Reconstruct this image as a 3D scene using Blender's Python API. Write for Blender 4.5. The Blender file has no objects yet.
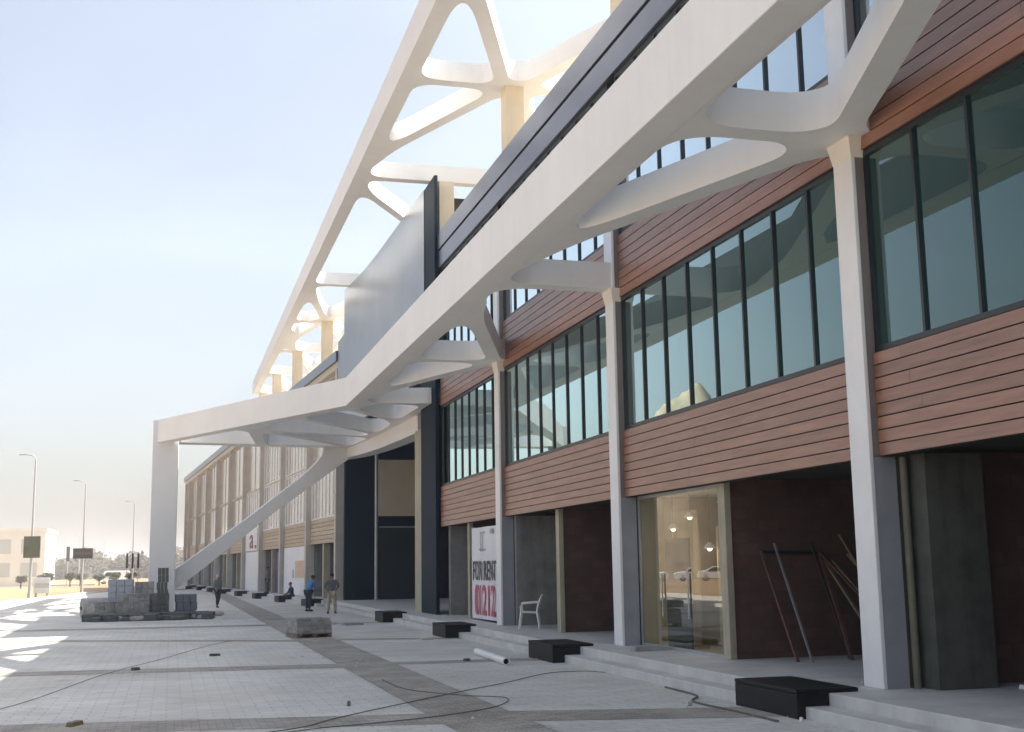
import bpy, bmesh, math, random
import numpy as np
from mathutils import Vector, Matrix
from mathutils.geometry import tessellate_polygon

random.seed(7)
S = bpy.context.scene
COL = S.collection
R = math.radians

# ------------------------------------------------------------------ camera
F_PX, YAW, PITCH, ROLL, EYE = 1217.4, 0.27232, 0.16209, -0.01516, 1.9
cam = bpy.data.objects.new('camera', bpy.data.cameras.new('camera'))
COL.objects.link(cam)
cam.data.sensor_width = 36.0
cam.data.lens = F_PX / 1024 * 36.0
cam.data.clip_start = 0.1
cam.data.clip_end = 6000
fw = Vector((math.sin(YAW) * math.cos(PITCH), math.cos(YAW) * math.cos(PITCH), math.sin(PITCH)))
r0 = Vector((math.cos(YAW), -math.sin(YAW), 0)); u0 = r0.cross(fw)
rt = r0 * math.cos(ROLL) + u0 * math.sin(ROLL)
up = -r0 * math.sin(ROLL) + u0 * math.cos(ROLL)
M = Matrix((rt, up, -fw)).transposed().to_4x4()
M.translation = (0, 0, EYE)
cam.matrix_world = M
S.camera = cam

# ------------------------------------------------------------------ sky, sun, exposure
SUN_ELEV, SUN_AZ = 49.0, 6.0          # azimuth: degrees from +X (behind the facade) towards +Y
W = bpy.data.worlds.new('World'); S.world = W; W.use_nodes = True
nt = W.node_tree; nt.nodes.clear()
sky = nt.nodes.new('ShaderNodeTexSky'); sky.sky_type = 'NISHITA'; sky.sun_disc = False
sky.sun_elevation = R(SUN_ELEV); sky.sun_rotation = R(90 - SUN_AZ)
sky.air_density = 1.0; sky.dust_density = 3.6; sky.ozone_density = 1.0
bg = nt.nodes.new('ShaderNodeBackground'); bg.inputs['Strength'].default_value = 0.12
out = nt.nodes.new('ShaderNodeOutputWorld')
hs = nt.nodes.new('ShaderNodeHueSaturation'); hs.inputs['Saturation'].default_value = 0.62   # dusty, washed-out sky
nt.links.new(sky.outputs[0], hs.inputs['Color']); wn = nt.nodes.new('ShaderNodeTexNoise'); wn.inputs['Scale'].default_value = 2.2; wn.inputs['Detail'].default_value = 6; wn.inputs['Distortion'].default_value = .6
wm = nt.nodes.new('ShaderNodeMapRange'); wm.inputs['From Min'].default_value = .35; wm.inputs['From Max'].default_value = .68; wm.inputs['To Min'].default_value = .86; wm.inputs['To Max'].default_value = .99
wx = nt.nodes.new('ShaderNodeMix'); wx.data_type = 'RGBA'; wx.blend_type = 'MULTIPLY'; wx.inputs[0].default_value = 1     # faint veil of thin cloud
wt = nt.nodes.new('ShaderNodeTexCoord'); wp = nt.nodes.new('ShaderNodeMapping'); wp.inputs['Scale'].default_value = (1, 1, 3)
nt.links.new(wt.outputs['Generated'], wp.inputs[0]); nt.links.new(wp.outputs[0], wn.inputs['Vector']); nt.links.new(wn.outputs['Fac'], wm.inputs[0])
nt.links.new(hs.outputs[0], wx.inputs[6]); nt.links.new(wm.outputs[0], wx.inputs[7]); nt.links.new(wx.outputs[2], bg.inputs[0]); nt.links.new(bg.outputs[0], out.inputs[0])
sl = bpy.data.lights.new('sun', 'SUN'); sl.energy = 5.0; sl.angle = R(0.5); sl.color = (1.0, 0.93, 0.82)
sun = bpy.data.objects.new('sun', sl); COL.objects.link(sun)
d = Vector((math.cos(R(SUN_AZ)) * math.cos(R(SUN_ELEV)), math.sin(R(SUN_AZ)) * math.cos(R(SUN_ELEV)), math.sin(R(SUN_ELEV))))
sun.rotation_euler = (-d).to_track_quat('-Z', 'Y').to_euler(); sun.location = (40, 0, 60)
S.view_settings.view_transform = 'Standard'; S.view_settings.look = 'None'
S.view_settings.gamma = 1; S.view_settings.use_curve_mapping = False
S.view_settings.exposure = 1.25
try:
    S.cycles.max_bounces = 8; S.cycles.diffuse_bounces = 4; S.cycles.glossy_bounces = 4
    S.cycles.transparent_max_bounces = 12; S.cycles.use_denoising = True
    S.cycles.sample_clamp_indirect = 8
except Exception: pass

# ------------------------------------------------------------------ materials
def mat(name, col, rough=0.6, var=0.0, scale=3.0, bump=0.0, bscale=None, metal=0.0, spec=0.5, stretch=None, col2=None, ior=None):
    m = bpy.data.materials.new(name); m.use_nodes = True
    n = m.node_tree.nodes; l = m.node_tree.links
    b = n['Principled BSDF']
    b.inputs['Roughness'].default_value = rough; b.inputs['Metallic'].default_value = metal
    b.inputs['Specular IOR Level'].default_value = spec
    if ior: b.inputs['IOR'].default_value = ior
    b.inputs['Base Color'].default_value = (*col, 1)
    tc = n.new('ShaderNodeTexCoord'); mp = n.new('ShaderNodeMapping')
    l.new(tc.outputs['Object'], mp.inputs[0])
    if stretch: mp.inputs['Scale'].default_value = stretch
    if var > 0 or col2:
        no = n.new('ShaderNodeTexNoise'); no.inputs['Scale'].default_value = scale; no.inputs['Detail'].default_value = 7; no.inputs['Roughness'].default_value = 0.62
        l.new(mp.outputs[0], no.inputs['Vector'])
        cr = n.new('ShaderNodeValToRGB')
        c2 = col2 or tuple(min(1, c * (1 + var)) for c in col)
        c1 = col if col2 else tuple(c * (1 - var) for c in col)
        cr.color_ramp.elements[0].color = (*c1, 1); cr.color_ramp.elements[1].color = (*c2, 1)
        cr.color_ramp.elements[0].position = 0.32; cr.color_ramp.elements[1].position = 0.68
        l.new(no.outputs['Fac'], cr.inputs[0]); l.new(cr.outputs[0], b.inputs['Base Color'])
    if bump > 0:
        nb = n.new('ShaderNodeTexNoise'); nb.inputs['Scale'].default_value = bscale or scale * 8; nb.inputs['Detail'].default_value = 5
        l.new(mp.outputs[0], nb.inputs['Vector'])
        bp = n.new('ShaderNodeBump'); bp.inputs['Strength'].default_value = bump; bp.inputs['Distance'].default_value = 0.02
        l.new(nb.outputs['Fac'], bp.inputs['Height']); l.new(bp.outputs[0], b.inputs['Normal'])
    return m

def board_tone(m, lo, hi):                # each board of a mesh gets its own tone
    n = m.node_tree.nodes; l = m.node_tree.links; b = n['Principled BSDF']; src = b.inputs['Base Color'].links[0].from_socket
    g = n.new('ShaderNodeNewGeometry'); mr = n.new('ShaderNodeMapRange'); mr.inputs['To Min'].default_value = lo; mr.inputs['To Max'].default_value = hi
    l.new(g.outputs['Random Per Island'], mr.inputs[0])
    mx = n.new('ShaderNodeMix'); mx.data_type = 'RGBA'; mx.blend_type = 'MULTIPLY'; mx.inputs[0].default_value = 1
    l.new(src, mx.inputs[6]); l.new(mr.outputs[0], mx.inputs[7]); l.new(mx.outputs[2], b.inputs['Base Color'])
    return m
def brick_mat(name, c1, c2, mortar, bw, rh, msize=0.012, rough=0.8, rot=None, dirt=0.25, dscale=0.6, bump=0.25, offset=0.5, dust=None):
    m = bpy.data.materials.new(name); m.use_nodes = True
    n = m.node_tree.nodes; l = m.node_tree.links; b = n['Principled BSDF']
    b.inputs['Roughness'].default_value = rough
    tc = n.new('ShaderNodeTexCoord'); mp = n.new('ShaderNodeMapping')
    l.new(tc.outputs['Object'], mp.inputs[0])
    if rot: mp.inputs['Rotation'].default_value = rot
    br = n.new('ShaderNodeTexBrick'); br.inputs['Scale'].default_value = 1.0
    br.inputs['Brick Width'].default_value = bw; br.inputs['Row Height'].default_value = rh
    br.inputs['Mortar Size'].default_value = msize; br.inputs['Mortar Smooth'].default_value = 0.3
    br.offset = offset
    br.inputs['Color1'].default_value = (*c1, 1); br.inputs['Color2'].default_value = (*c2, 1); br.inputs['Mortar'].default_value = (*mortar, 1)
    l.new(mp.outputs[0], br.inputs['Vector'])
    no = n.new('ShaderNodeTexNoise'); no.inputs['Scale'].default_value = dscale; no.inputs['Detail'].default_value = 8; no.inputs['Roughness'].default_value = 0.65
    l.new(tc.outputs['Object'], no.inputs['Vector'])
    mr = n.new('ShaderNodeMapRange'); mr.inputs['From Min'].default_value = 0.3; mr.inputs['From Max'].default_value = 0.7
    mr.inputs['To Min'].default_value = 1 - dirt; mr.inputs['To Max'].default_value = 1 + dirt * 0.5
    l.new(no.outputs['Fac'], mr.inputs[0])
    mx = n.new('ShaderNodeMix'); mx.data_type = 'RGBA'; mx.blend_type = 'MULTIPLY'; mx.inputs[0].default_value = 1
    l.new(br.outputs['Color'], mx.inputs[6]); l.new(mr.outputs[0], mx.inputs[7]); l.new(mx.outputs[2], b.inputs['Base Color'])
    if dust:                               # drifts of sand lying over the joints
        n2 = n.new('ShaderNodeTexNoise'); n2.inputs['Scale'].default_value = 0.42; n2.inputs['Detail'].default_value = 9; n2.inputs['Roughness'].default_value = 0.72; n2.inputs['Distortion'].default_value = .8
        l.new(tc.outputs['Object'], n2.inputs['Vector'])
        m2 = n.new('ShaderNodeMapRange'); m2.inputs['From Min'].default_value = 0.50; m2.inputs['From Max'].default_value = 0.72; m2.inputs['To Max'].default_value = .75
        l.new(n2.outputs['Fac'], m2.inputs[0])
        x2 = n.new('ShaderNodeMix'); x2.data_type = 'RGBA'; x2.inputs[7].default_value = (*dust, 1)
        l.new(m2.outputs[0], x2.inputs[0]); l.new(mx.outputs[2], x2.inputs[6]); l.new(x2.outputs[2], b.inputs['Base Color'])
        # dark stains
        n3 = n.new('ShaderNodeTexNoise'); n3.inputs['Scale'].default_value = 1.3; n3.inputs['Detail'].default_value = 6; n3.inputs['Roughness'].default_value = .6
        l.new(tc.outputs['Object'], n3.inputs['Vector'])
        m3 = n.new('ShaderNodeMapRange'); m3.inputs['From Min'].default_value = 0.60; m3.inputs['From Max'].default_value = 0.74; m3.inputs['To Min'].default_value = 1; m3.inputs['To Max'].default_value = .72
        l.new(n3.outputs['Fac'], m3.inputs[0])
        x3 = n.new('ShaderNodeMix'); x3.data_type = 'RGBA'; x3.blend_type = 'MULTIPLY'; x3.inputs[0].default_value = 1
        l.new(x2.outputs[2], x3.inputs[6]); l.new(m3.outputs[0], x3.inputs[7]); l.new(x3.outputs[2], b.inputs['Base Color'])
    bp = n.new('ShaderNodeBump'); bp.inputs['Strength'].default_value = bump; bp.inputs['Distance'].default_value = 0.006; bp.invert = True
    l.new(br.outputs['Fac'], bp.inputs['Height']); l.new(bp.outputs[0], b.inputs['Normal'])
    return m

def schlick(n, l, f0, gain):           # same from both sides of a pane
    lw = n.new('ShaderNodeLayerWeight'); lw.inputs['Blend'].default_value = 0.5
    p = n.new('ShaderNodeMath'); p.operation = 'POWER'; p.inputs[1].default_value = 4
    q = n.new('ShaderNodeMath'); q.operation = 'MULTIPLY_ADD'; q.inputs[1].default_value = (1 - f0) * gain; q.inputs[2].default_value = f0 * gain; q.use_clamp = True
    l.new(lw.outputs['Facing'], p.inputs[0]); l.new(p.outputs[0], q.inputs[0]); return q.outputs[0]
def coated_glass(name, base, tint, f0=0.02, gain=3.0, rough=0.01):
    m = bpy.data.materials.new(name); m.use_nodes = True
    n = m.node_tree.nodes; l = m.node_tree.links; n.remove(n['Principled BSDF'])
    df = n.new('ShaderNodeBsdfDiffuse'); df.inputs[0].default_value = (*base, 1)
    gl = n.new('ShaderNodeBsdfGlossy'); gl.inputs['Roughness'].default_value = rough; gl.inputs[0].default_value = (*tint, 1)
    mx = n.new('ShaderNodeMixShader'); l.new(schlick(n, l, f0, gain), mx.inputs[0]); l.new(df.outputs[0], mx.inputs[1]); l.new(gl.outputs[0], mx.inputs[2])
    l.new(mx.outputs[0], n['Material Output'].inputs[0])
    return m
def clear_glass(name, tint=(0.8, 0.85, 0.78), f0=0.04, gain=1.5):
    m = bpy.data.materials.new(name); m.use_nodes = True
    n = m.node_tree.nodes; l = m.node_tree.links; n.remove(n['Principled BSDF'])
    tr = n.new('ShaderNodeBsdfTransparent'); tr.inputs[0].default_value = (*tint, 1)
    gl = n.new('ShaderNodeBsdfGlossy'); gl.inputs['Roughness'].default_value = 0.0
    mx = n.new('ShaderNodeMixShader'); l.new(schlick(n, l, f0, gain), mx.inputs[0]); l.new(tr.outputs[0], mx.inputs[1]); l.new(gl.outputs[0], mx.inputs[2])
    l.new(mx.outputs[0], n['Material Output'].inputs[0])
    return m

MT = {}
MT['white'] = mat('white_cladding', (0.78, 0.785, 0.78), 0.5, 0.04, 0.6, 0.02, 5)
MT['white_col'] = mat('column_cladding', (0.77, 0.775, 0.78), 0.45, 0.05, 1.2, 0.02, 6)
MT['cream'] = mat('cream_plaster', (0.66, 0.58, 0.44), 0.7, 0.08, 1.0, 0.05, 20)
MT['olive'] = mat('olive_pipe', (.15, .14, .10), .7, .2, 3)
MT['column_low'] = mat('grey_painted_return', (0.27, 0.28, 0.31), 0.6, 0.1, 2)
MT['capital'] = mat('bounce_tinted_cladding', (0.77, 0.73, 0.65), 0.5, 0.05, 2)  # column white with a warm tint painted in for bounced light
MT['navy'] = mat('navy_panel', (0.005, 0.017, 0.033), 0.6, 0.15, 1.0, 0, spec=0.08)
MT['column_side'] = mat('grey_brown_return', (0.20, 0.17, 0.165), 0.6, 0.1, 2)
MT['strip'] = mat('dark_metal_fascia', (0.17, 0.185, 0.23), 0.33, 0.10, 0.5, 0.0, metal=0.8)
MT['silver'] = mat('brushed_metal_sheet', (0.25, 0.27, 0.30), 0.33, 0.12, 0.35, 0.03, 1.2, metal=0.7)
MT['frame'] = mat('dark_window_frame', (0.012, 0.018, 0.022), 0.4, 0.1, 2)
MT['glass'] = coated_glass('coated_glass', (0.008, 0.032, 0.030), (0.76, 0.97, 0.96), .02, 3.3)
MT['glass_upper'] = coated_glass('pale_blue_glass', (0.03, 0.05, 0.06), (0.86, 0.97, 1.0), .10, 4.2)
MT['glass_wing'] = coated_glass('beige_reflection_glass', (0.46, 0.42, 0.37), (1.0, 0.95, 0.9), .05, 1.1, .12)  # beige base colour stands in for the hazy sandy horizon mirrored in the panes
MT['store_glass'] = clear_glass('storefront_glass')
MT['wood'] = mat('red_wood_plank', (0.215, 0.100, 0.064), 0.38, 0, 2.2, 0.12, 9, stretch=(6, 0.5, 6), spec=.8, col2=(0.325, 0.163, 0.110))
board_tone(MT['wood'], .88, 1.12)
MT['groove'] = mat('shadow_gap', (0.02, 0.014, 0.012), 0.8)
MT['wood_wing'] = mat('tan_wood_plank', (0.37, 0.28, 0.19), 0.5, 0, 2.2, 0.1, 9, stretch=(6, 0.5, 6), col2=(0.48, 0.38, 0.27))
board_tone(MT['wood_wing'], .85, 1.1)
MT['beige_stone'] = mat('beige_stone', (0.53, 0.495, 0.435), 0.7, 0.08, 1.5, 0.05, 15)
MT['concrete'] = mat('raw_concrete', (0.24, 0.235, 0.22), 0.85, 0.2, 2.5, 0.25, 18)
MT['pillar'] = mat('beige_pillar', (0.42, 0.38, 0.28), 0.8, 0.12, 2, 0.15, 14)
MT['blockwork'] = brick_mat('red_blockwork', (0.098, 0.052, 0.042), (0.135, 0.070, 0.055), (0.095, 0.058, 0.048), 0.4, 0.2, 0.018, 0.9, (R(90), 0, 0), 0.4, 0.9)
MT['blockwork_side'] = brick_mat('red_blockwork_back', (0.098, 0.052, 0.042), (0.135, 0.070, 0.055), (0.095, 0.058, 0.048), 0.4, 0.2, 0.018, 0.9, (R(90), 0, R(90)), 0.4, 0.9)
MT['soffit'] = mat('dark_soffit', (0.03, 0.028, 0.026), 0.9, 0.2, 2)
MT['granite'] = mat('grey_granite', (0.58, 0.565, 0.54), 0.6, 0.13, 1.6, 0.04, 60)
MT['black_stone'] = mat('black_stone', (0.008, 0.009, 0.011), 0.6, 0.3, 4, 0.02, 40, spec=0.25)
MT['dark_concrete'] = mat('dark_raw_concrete', (0.075, 0.078, 0.066), 0.9, 0.25, 2.5, 0.25, 18)
MT['paver'] = brick_mat('grey_paver', (0.61, 0.60, 0.55), (0.68, 0.67, 0.62), (0.50, 0.485, 0.445), 0.4, 0.2, 0.012, 0.85, None, 0.22, 0.35, dust=(.56, .50, .41))
MT['paver_dark'] = brick_mat('brown_paver', (0.34, 0.31, 0.27), (0.46, 0.42, 0.37), (0.23, 0.21, 0.18), 0.2, 0.1, 0.008, 0.88, None, 0.35, 0.9, dust=(.46, .41, .34))
MT['sand'] = mat('dry_sand', (0.37, 0.255, 0.145), 0.95, 0.16, 0.05, 0.3, 2)
MT['asphalt'] = mat('pale_asphalt', (0.20, 0.18, 0.16), 0.9, 0.1, 0.3)
MT['curb'] = mat('pale_kerb', (0.58, 0.55, 0.50), 0.8, 0.1, 2)
MT['block'] = mat('grey_block', (0.33, 0.325, 0.31), 0.9, 0.2, 4, 0.3, 25)
board_tone(MT['block'], .75, 1.15)
MT['block_dark'] = mat('dark_grey_block', (0.10, 0.105, 0.105), 0.9, 0.2, 4, 0.3, 25)
MT['timber'] = mat('raw_timber', (0.20, 0.16, 0.10), 0.8, 0.25, 4, stretch=(8, 8, 0.6))
MT['pallet'] = mat('pallet_timber', (0.23, 0.17, 0.11), 0.85, 0.25, 5)
MT['plastic'] = mat('white_plastic', (0.78, 0.77, 0.74), 0.35, 0.03, 4)
MT['banner'] = mat('white_vinyl', (0.72, 0.73, 0.76), 0.5, 0.05, 0.8, 0.06, 2)
MT['black_ink'] = mat('black_ink', (0.03, 0.03, 0.045), 0.5)
MT['red_ink'] = mat('red_ink', (0.55, 0.05, 0.10), 0.5)
MT['grey_ink'] = mat('grey_ink', (0.35, 0.35, 0.36), 0.5)
MT['cable'] = mat('dusty_cable', (0.13, 0.115, 0.10), 0.7)
MT['steel'] = mat('grey_steel', (0.38, 0.39, 0.40), 0.45, 0.1, 3, metal=0.4)
MT['rust'] = mat('rusty_steel', (0.12, 0.055, 0.042), 0.8, 0.3, 8)
MT['lamp_pole'] = mat('galvanised_pole', (0.42, 0.42, 0.42), 0.5, 0.05, 2)
MT['leaf'] = mat('dusty_leaf', (0.085, 0.095, 0.045), 0.8, 0.4, 1.2)
MT['leaf_far'] = mat('dry_far_leaf', (0.10, 0.085, 0.065), 0.9, 0.3, 0.15)
MT['bark'] = mat('bark', (0.13, 0.095, 0.065), 0.9, 0.25, 6)
MT['far_wall'] = mat('pale_wall', (0.78, 0.79, 0.74), 0.8, 0.05, 0.4)
MT['far_window'] = mat('far_window', (0.48, 0.53, 0.52), 0.2)
MT['roof'] = mat('sandy_roof', (0.50, 0.44, 0.35), 0.9, 0.1, 0.5)
MT['rock'] = mat('sandy_rock', (0.27, 0.215, 0.155), 0.95, 0.45, 0.25, 0.6, 1.2)
MT['skin'] = mat('skin', (0.28, 0.16, 0.10), 0.6, 0.06, 8)
MT['hair'] = mat('black_hair', (0.012, 0.010, 0.009), 0.6)
MT['shoe'] = mat('dark_shoe', (0.03, 0.028, 0.025), 0.6)
MT['tyre'] = mat('tyre_rubber', (0.02, 0.02, 0.02), 0.8)
MT['car_white'] = mat('white_car_paint', (0.75, 0.75, 0.74), 0.25, 0.02, 1)
MT['car_glass'] = mat('car_glass', (0.01, 0.013, 0.015), 0.05, ior=1.6)
MT['red_lens'] = mat('red_lens', (0.35, 0.02, 0.02), 0.2)
MT['beige_in'] = mat('beige_interior', (0.47, 0.39, 0.26), 0.7, 0.12, 0.7, stretch=(5, 5, 0.3))
MT['purple'] = mat('purple_panel', (0.10, 0.07, 0.22), 0.5, 0.1, 2)
MT['notice'] = mat('peach_notice', (0.62, 0.44, 0.32), 0.6, 0.1, 2)
MT['tarp'] = mat('pale_blue_wrap', (0.36, 0.39, 0.45), 0.5, 0.15, 3, 0.2, 6)
MT['blue_plastic'] = mat('blue_grey_tarp', (0.14, 0.16, 0.19), 0.6, 0.2, 3, 0.3, 8)

def streaks(m, amt=.12):
    n = m.node_tree.nodes; l = m.node_tree.links; b = n['Principled BSDF']; src = b.inputs['Base Color'].links[0].from_socket
    tc = n.new('ShaderNodeTexCoord'); mp = n.new('ShaderNodeMapping'); mp.inputs['Scale'].default_value = (2.2, 2.2, .22)
    no = n.new('ShaderNodeTexNoise'); no.inputs['Scale'].default_value = 1.6; no.inputs['Detail'].default_value = 8; no.inputs['Roughness'].default_value = .7
    mr = n.new('ShaderNodeMapRange'); mr.inputs['From Min'].default_value = .48; mr.inputs['From Max'].default_value = .75; mr.inputs['To Min'].default_value = 1; mr.inputs['To Max'].default_value = 1 - amt
    mx = n.new('ShaderNodeMix'); mx.data_type = 'RGBA'; mx.blend_type = 'MULTIPLY'; mx.inputs[0].default_value = 1
    l.new(tc.outputs['Object'], mp.inputs[0]); l.new(mp.outputs[0], no.inputs['Vector']); l.new(no.outputs['Fac'], mr.inputs[0])
    l.new(src, mx.inputs[6]); l.new(mr.outputs[0], mx.inputs[7]); l.new(mx.outputs[2], b.inputs['Base Color'])
for q, a in (('white', .05), ('white_col', .07), ('beige_stone', .22), ('concrete', .35), ('dark_concrete', .4), ('pillar', .3), ('granite', .12), ('banner', .1), ('curb', .25), ('column_side', .25)): streaks(MT[q], a)

# ------------------------------------------------------------------ helpers
class MB:
    def __init__(s): s.v = []; s.f = []
    def add(s, v, f):
        o = len(s.v); s.v += [tuple(p) for p in v]; s.f += [tuple(i + o for i in q) for q in f]; return s
    def box(s, x0, x1, y0, y1, z0, z1):
        v = [(x, y, z) for z in (z0, z1) for y in (y0, y1) for x in (x0, x1)]
        return s.add(v, [(0, 2, 3, 1), (4, 5, 7, 6), (0, 1, 5, 4), (2, 6, 7, 3), (0, 4, 6, 2), (1, 3, 7, 5)])
    def obox(s, c, ax, ay, az):            # oriented box: centre and three half-axis vectors
        c = Vector(c); ax = Vector(ax); ay = Vector(ay); az = Vector(az)
        v = [c + ax * i + ay * j + az * k for k in (-1, 1) for j in (-1, 1) for i in (-1, 1)]
        return s.add(v, [(0, 2, 3, 1), (4, 5, 7, 6), (0, 1, 5, 4), (2, 6, 7, 3), (0, 4, 6, 2), (1, 3, 7, 5)])
    def bar(s, p, q, w, h, upv=(0, 0, 1)):
        p = Vector(p); q = Vector(q); a = (q - p); L = a.length; a.normalize()
        sd = a.cross(Vector(upv))
        if sd.length < 1e-4: sd = a.cross(Vector((1, 0, 0)))
        sd.normalize(); u = sd.cross(a)
        return s.obox((p + q) / 2, a * L / 2, sd * w / 2, u * h / 2)
    def tube(s, pts, r, n=8, cap=True):
        pts = [Vector(p) for p in pts]; N = len(pts)
        rs = r if isinstance(r, (list, tuple)) else [r] * N
        base = len(s.v); vv = []; ff = []
        for i, p in enumerate(pts):
            a = (pts[min(i + 1, N - 1)] - pts[max(i - 1, 0)]).normalized()
            ref = Vector((0, 0, 1)) if abs(a.z) < 0.9 else Vector((1, 0, 0))
            x = a.cross(ref).normalized(); y = a.cross(x)
            for k in range(n):
                t = 2 * math.pi * k / n; vv.append(p + (x * math.cos(t) + y * math.sin(t)) * rs[i])
        for i in range(N - 1):
            for k in range(n):
                k2 = (k + 1) % n; ff.append((i * n + k, i * n + k2, (i + 1) * n + k2, (i + 1) * n + k))
        if cap: ff.append(tuple(range(n))[::-1]); ff.append(tuple((N - 1) * n + k for k in range(n)))
        return s.add(vv, ff)
    def prism(s, loops, z0, z1):            # loops: outer + holes, in plan
        loops3 = [[Vector((x, y, 0)) for x, y in L] for L in loops]
        tris = tessellate_polygon(loops3); flat = [p for L in loops3 for p in L]; n = len(flat)
        v = [(p.x, p.y, z0) for p in flat] + [(p.x, p.y, z1) for p in flat]
        f = [tuple(t) for t in tris] + [tuple(i + n for i in t)[::-1] for t in tris]
        o = 0
        for L in loops3:
            m = len(L)
            for i in range(m): j = (i + 1) % m; f.append((o + i, o + j, o + j + n, o + i + n))
            o += m
        return s.add(v, f)
    def curtain(s, pts, z0, z1, off, zs=None):  # a wall along a plan polyline with thickness off (to the right-hand side)
        N = len(pts); P = [Vector((*p, 0)) for p in pts]; v = []; f = []
        for i, p in enumerate(P):
            a = (P[min(i + 1, N - 1)] - P[max(i - 1, 0)]).normalized(); nn = Vector((a.y, -a.x, 0)) * off
            zt = zs[i] if zs else z0
            for q, z in ((p, zt), (p, z1), (p + nn, z1), (p + nn, zt)): v.append((q.x, q.y, z))
        for i in range(N - 1):
            for k in range(4): k2 = (k + 1) % 4; f.append((i * 4 + k, i * 4 + k2, i * 4 + 4 + k2, i * 4 + 4 + k))
        f.append((0, 1, 2, 3)); f.append(tuple((N - 1) * 4 + k for k in (3, 2, 1, 0)))
        return s.add(v, f)
    def mesh(s, name):
        me = bpy.data.meshes.new(name); me.from_pydata(s.v, [], s.f)
        bm = bmesh.new(); bm.from_mesh(me); bmesh.ops.recalc_face_normals(bm, faces=bm.faces); bm.to_mesh(me); bm.free()
        return me
    def build(s, name, m, parent=None, smooth=None, bevel=0.0):
        me = s.mesh(name); me.materials.append(m)
        if smooth:
            me.polygons.foreach_set('use_smooth', [True] * len(me.polygons)); me.set_sharp_from_angle(angle=R(smooth))
        o = bpy.data.objects.new(name, me); COL.objects.link(o)
        if parent: o.parent = parent
        if bevel > 0:
            b = o.modifiers.new('bevel', 'BEVEL'); b.width = bevel; b.segments = 2; b.limit_method = 'ANGLE'; b.harden_normals = False
        return o

def tag(o, label=None, cat=None, group=None, kind=None):
    if label: o['label'] = label
    if cat: o['category'] = cat
    if group: o['group'] = group
    if kind: o['kind'] = kind
    return o
def empty(name, loc=(0, 0, 0), rz=0.0, label=None, cat=None, group=None):
    o = bpy.data.objects.new(name, None); COL.objects.link(o); o.location = loc; o.rotation_euler = (0, 0, rz)
    o.empty_display_size = 0.3
    return tag(o, label, cat, group)
def kids(o): return [c for c in bpy.data.objects if c.parent is o]
def copy_tree(o, parent=None):
    c = o.copy(); COL.objects.link(c)
    if parent is not None: c.parent = parent
    for ch in kids(o): copy_tree(ch, c)
    return c
def structure(o): o['kind'] = 'structure'; return o

# ------------------------------------------------------------------ ground
structure(MB().box(-1500, 1500, -500, 2400, -1.0, 0.0).build('ground', MT['sand']))
structure(MB().prism([[(-10, -40), (7.47, -40), (7.47, 160), (-1.5, 160), (-1.5, 140), (-6.6, 115), (-10, 84)]], -.5, .004).build('plaza', MT['paver']))
mb = MB()
mb.add([(3.25, -30, .008), (4.35, -30, .008), (4.35, 110, .008), (3.25, 110, .008)], [(0, 1, 2, 3)])
for (xa, ya, xb, yb, w) in ((-10, 17.9, 3.25, 15.55, 1.1), (4.35, 15.4, 7.46, 14.6, 1.1), (-10, 26.2, 3.25, 24.5, 1.0), (4.35, 24.6, 7.46, 24.3, .7),
                            (-10, 40.5, 3.25, 33.4, .8), (4.35, 33.3, 7.46, 32.3, .7), (-10, 44.2, 3.25, 43, 1.2), (4.35, 43, 7.46, 42.8, .8)):
    mb.add([(xa, ya - w / 2, .008), (xb, yb - w / 2, .008), (xb, yb + w / 2, .008), (xa, ya + w / 2, .008)], [(0, 1, 2, 3)])
structure(mb.build('paving_bands', MT['paver_dark']))
structure(MB().curtain([(-10, -30), (-10, 84), (-6.6, 115), (-1.5, 140)], -.4, .14, -.28).build('kerb', MT['curb']))
structure(MB().box(-260, -10.31, 172, 186, -0.5, 0.006).build('road', MT['asphalt']))
structure(MB().box(-260, -10.31, 186, 186.3, -0.5, 0.14).build('road_kerb', MT['curb']))

# landing and steps in front of the shops
mb = MB(); mb.box(7.8, 24, -33, 62, -.4, .30); st = structure(mb.build('landing', MT['granite'], bevel=.012))
mb = MB(); mb.box(7.474, 7.797, -33, 62, -.4, .15); structure(mb.build('step', MT['granite'], bevel=.012))

# ------------------------------------------------------------------ main building
BAY = 9.22
CY = [4.82 + BAY * k for k in range(-4, 4)]            # column centre lines (-4.4, 4.82, 14.04, 23.26, 32.48)
CYF = CY + [41.6]; Y0 = -33.2
B = empty('shopping_building', (9, 0, 0), 0, 'long three storey shopping building with red wood plank bands and green glass', 'building')
BX = Vector((9, 0, 0))
class PB(MB):                                           # world coordinates, parented to the building empty
    def build(s, name, m, parent=None, **k):
        o = MB.build(s, name, m, parent or B, **k)
        if (parent or B) is B: o.location = -BX
        return o
def sub(s, name, m, parent, **k): return MB.build(s, name, m, parent, **k)

PB().box(8.95, 24, Y0, 42.2, 3.30, 13.25).build('core_wall', MT['soffit'])
PB().box(9.3, 24, Y0, 42.2, 13.254, 13.30).build('roof', MT['roof'])
PB().box(14.0, 14.2, Y0, 42.2, .3, 3.3).build('back_wall', MT['blockwork_side'])

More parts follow.
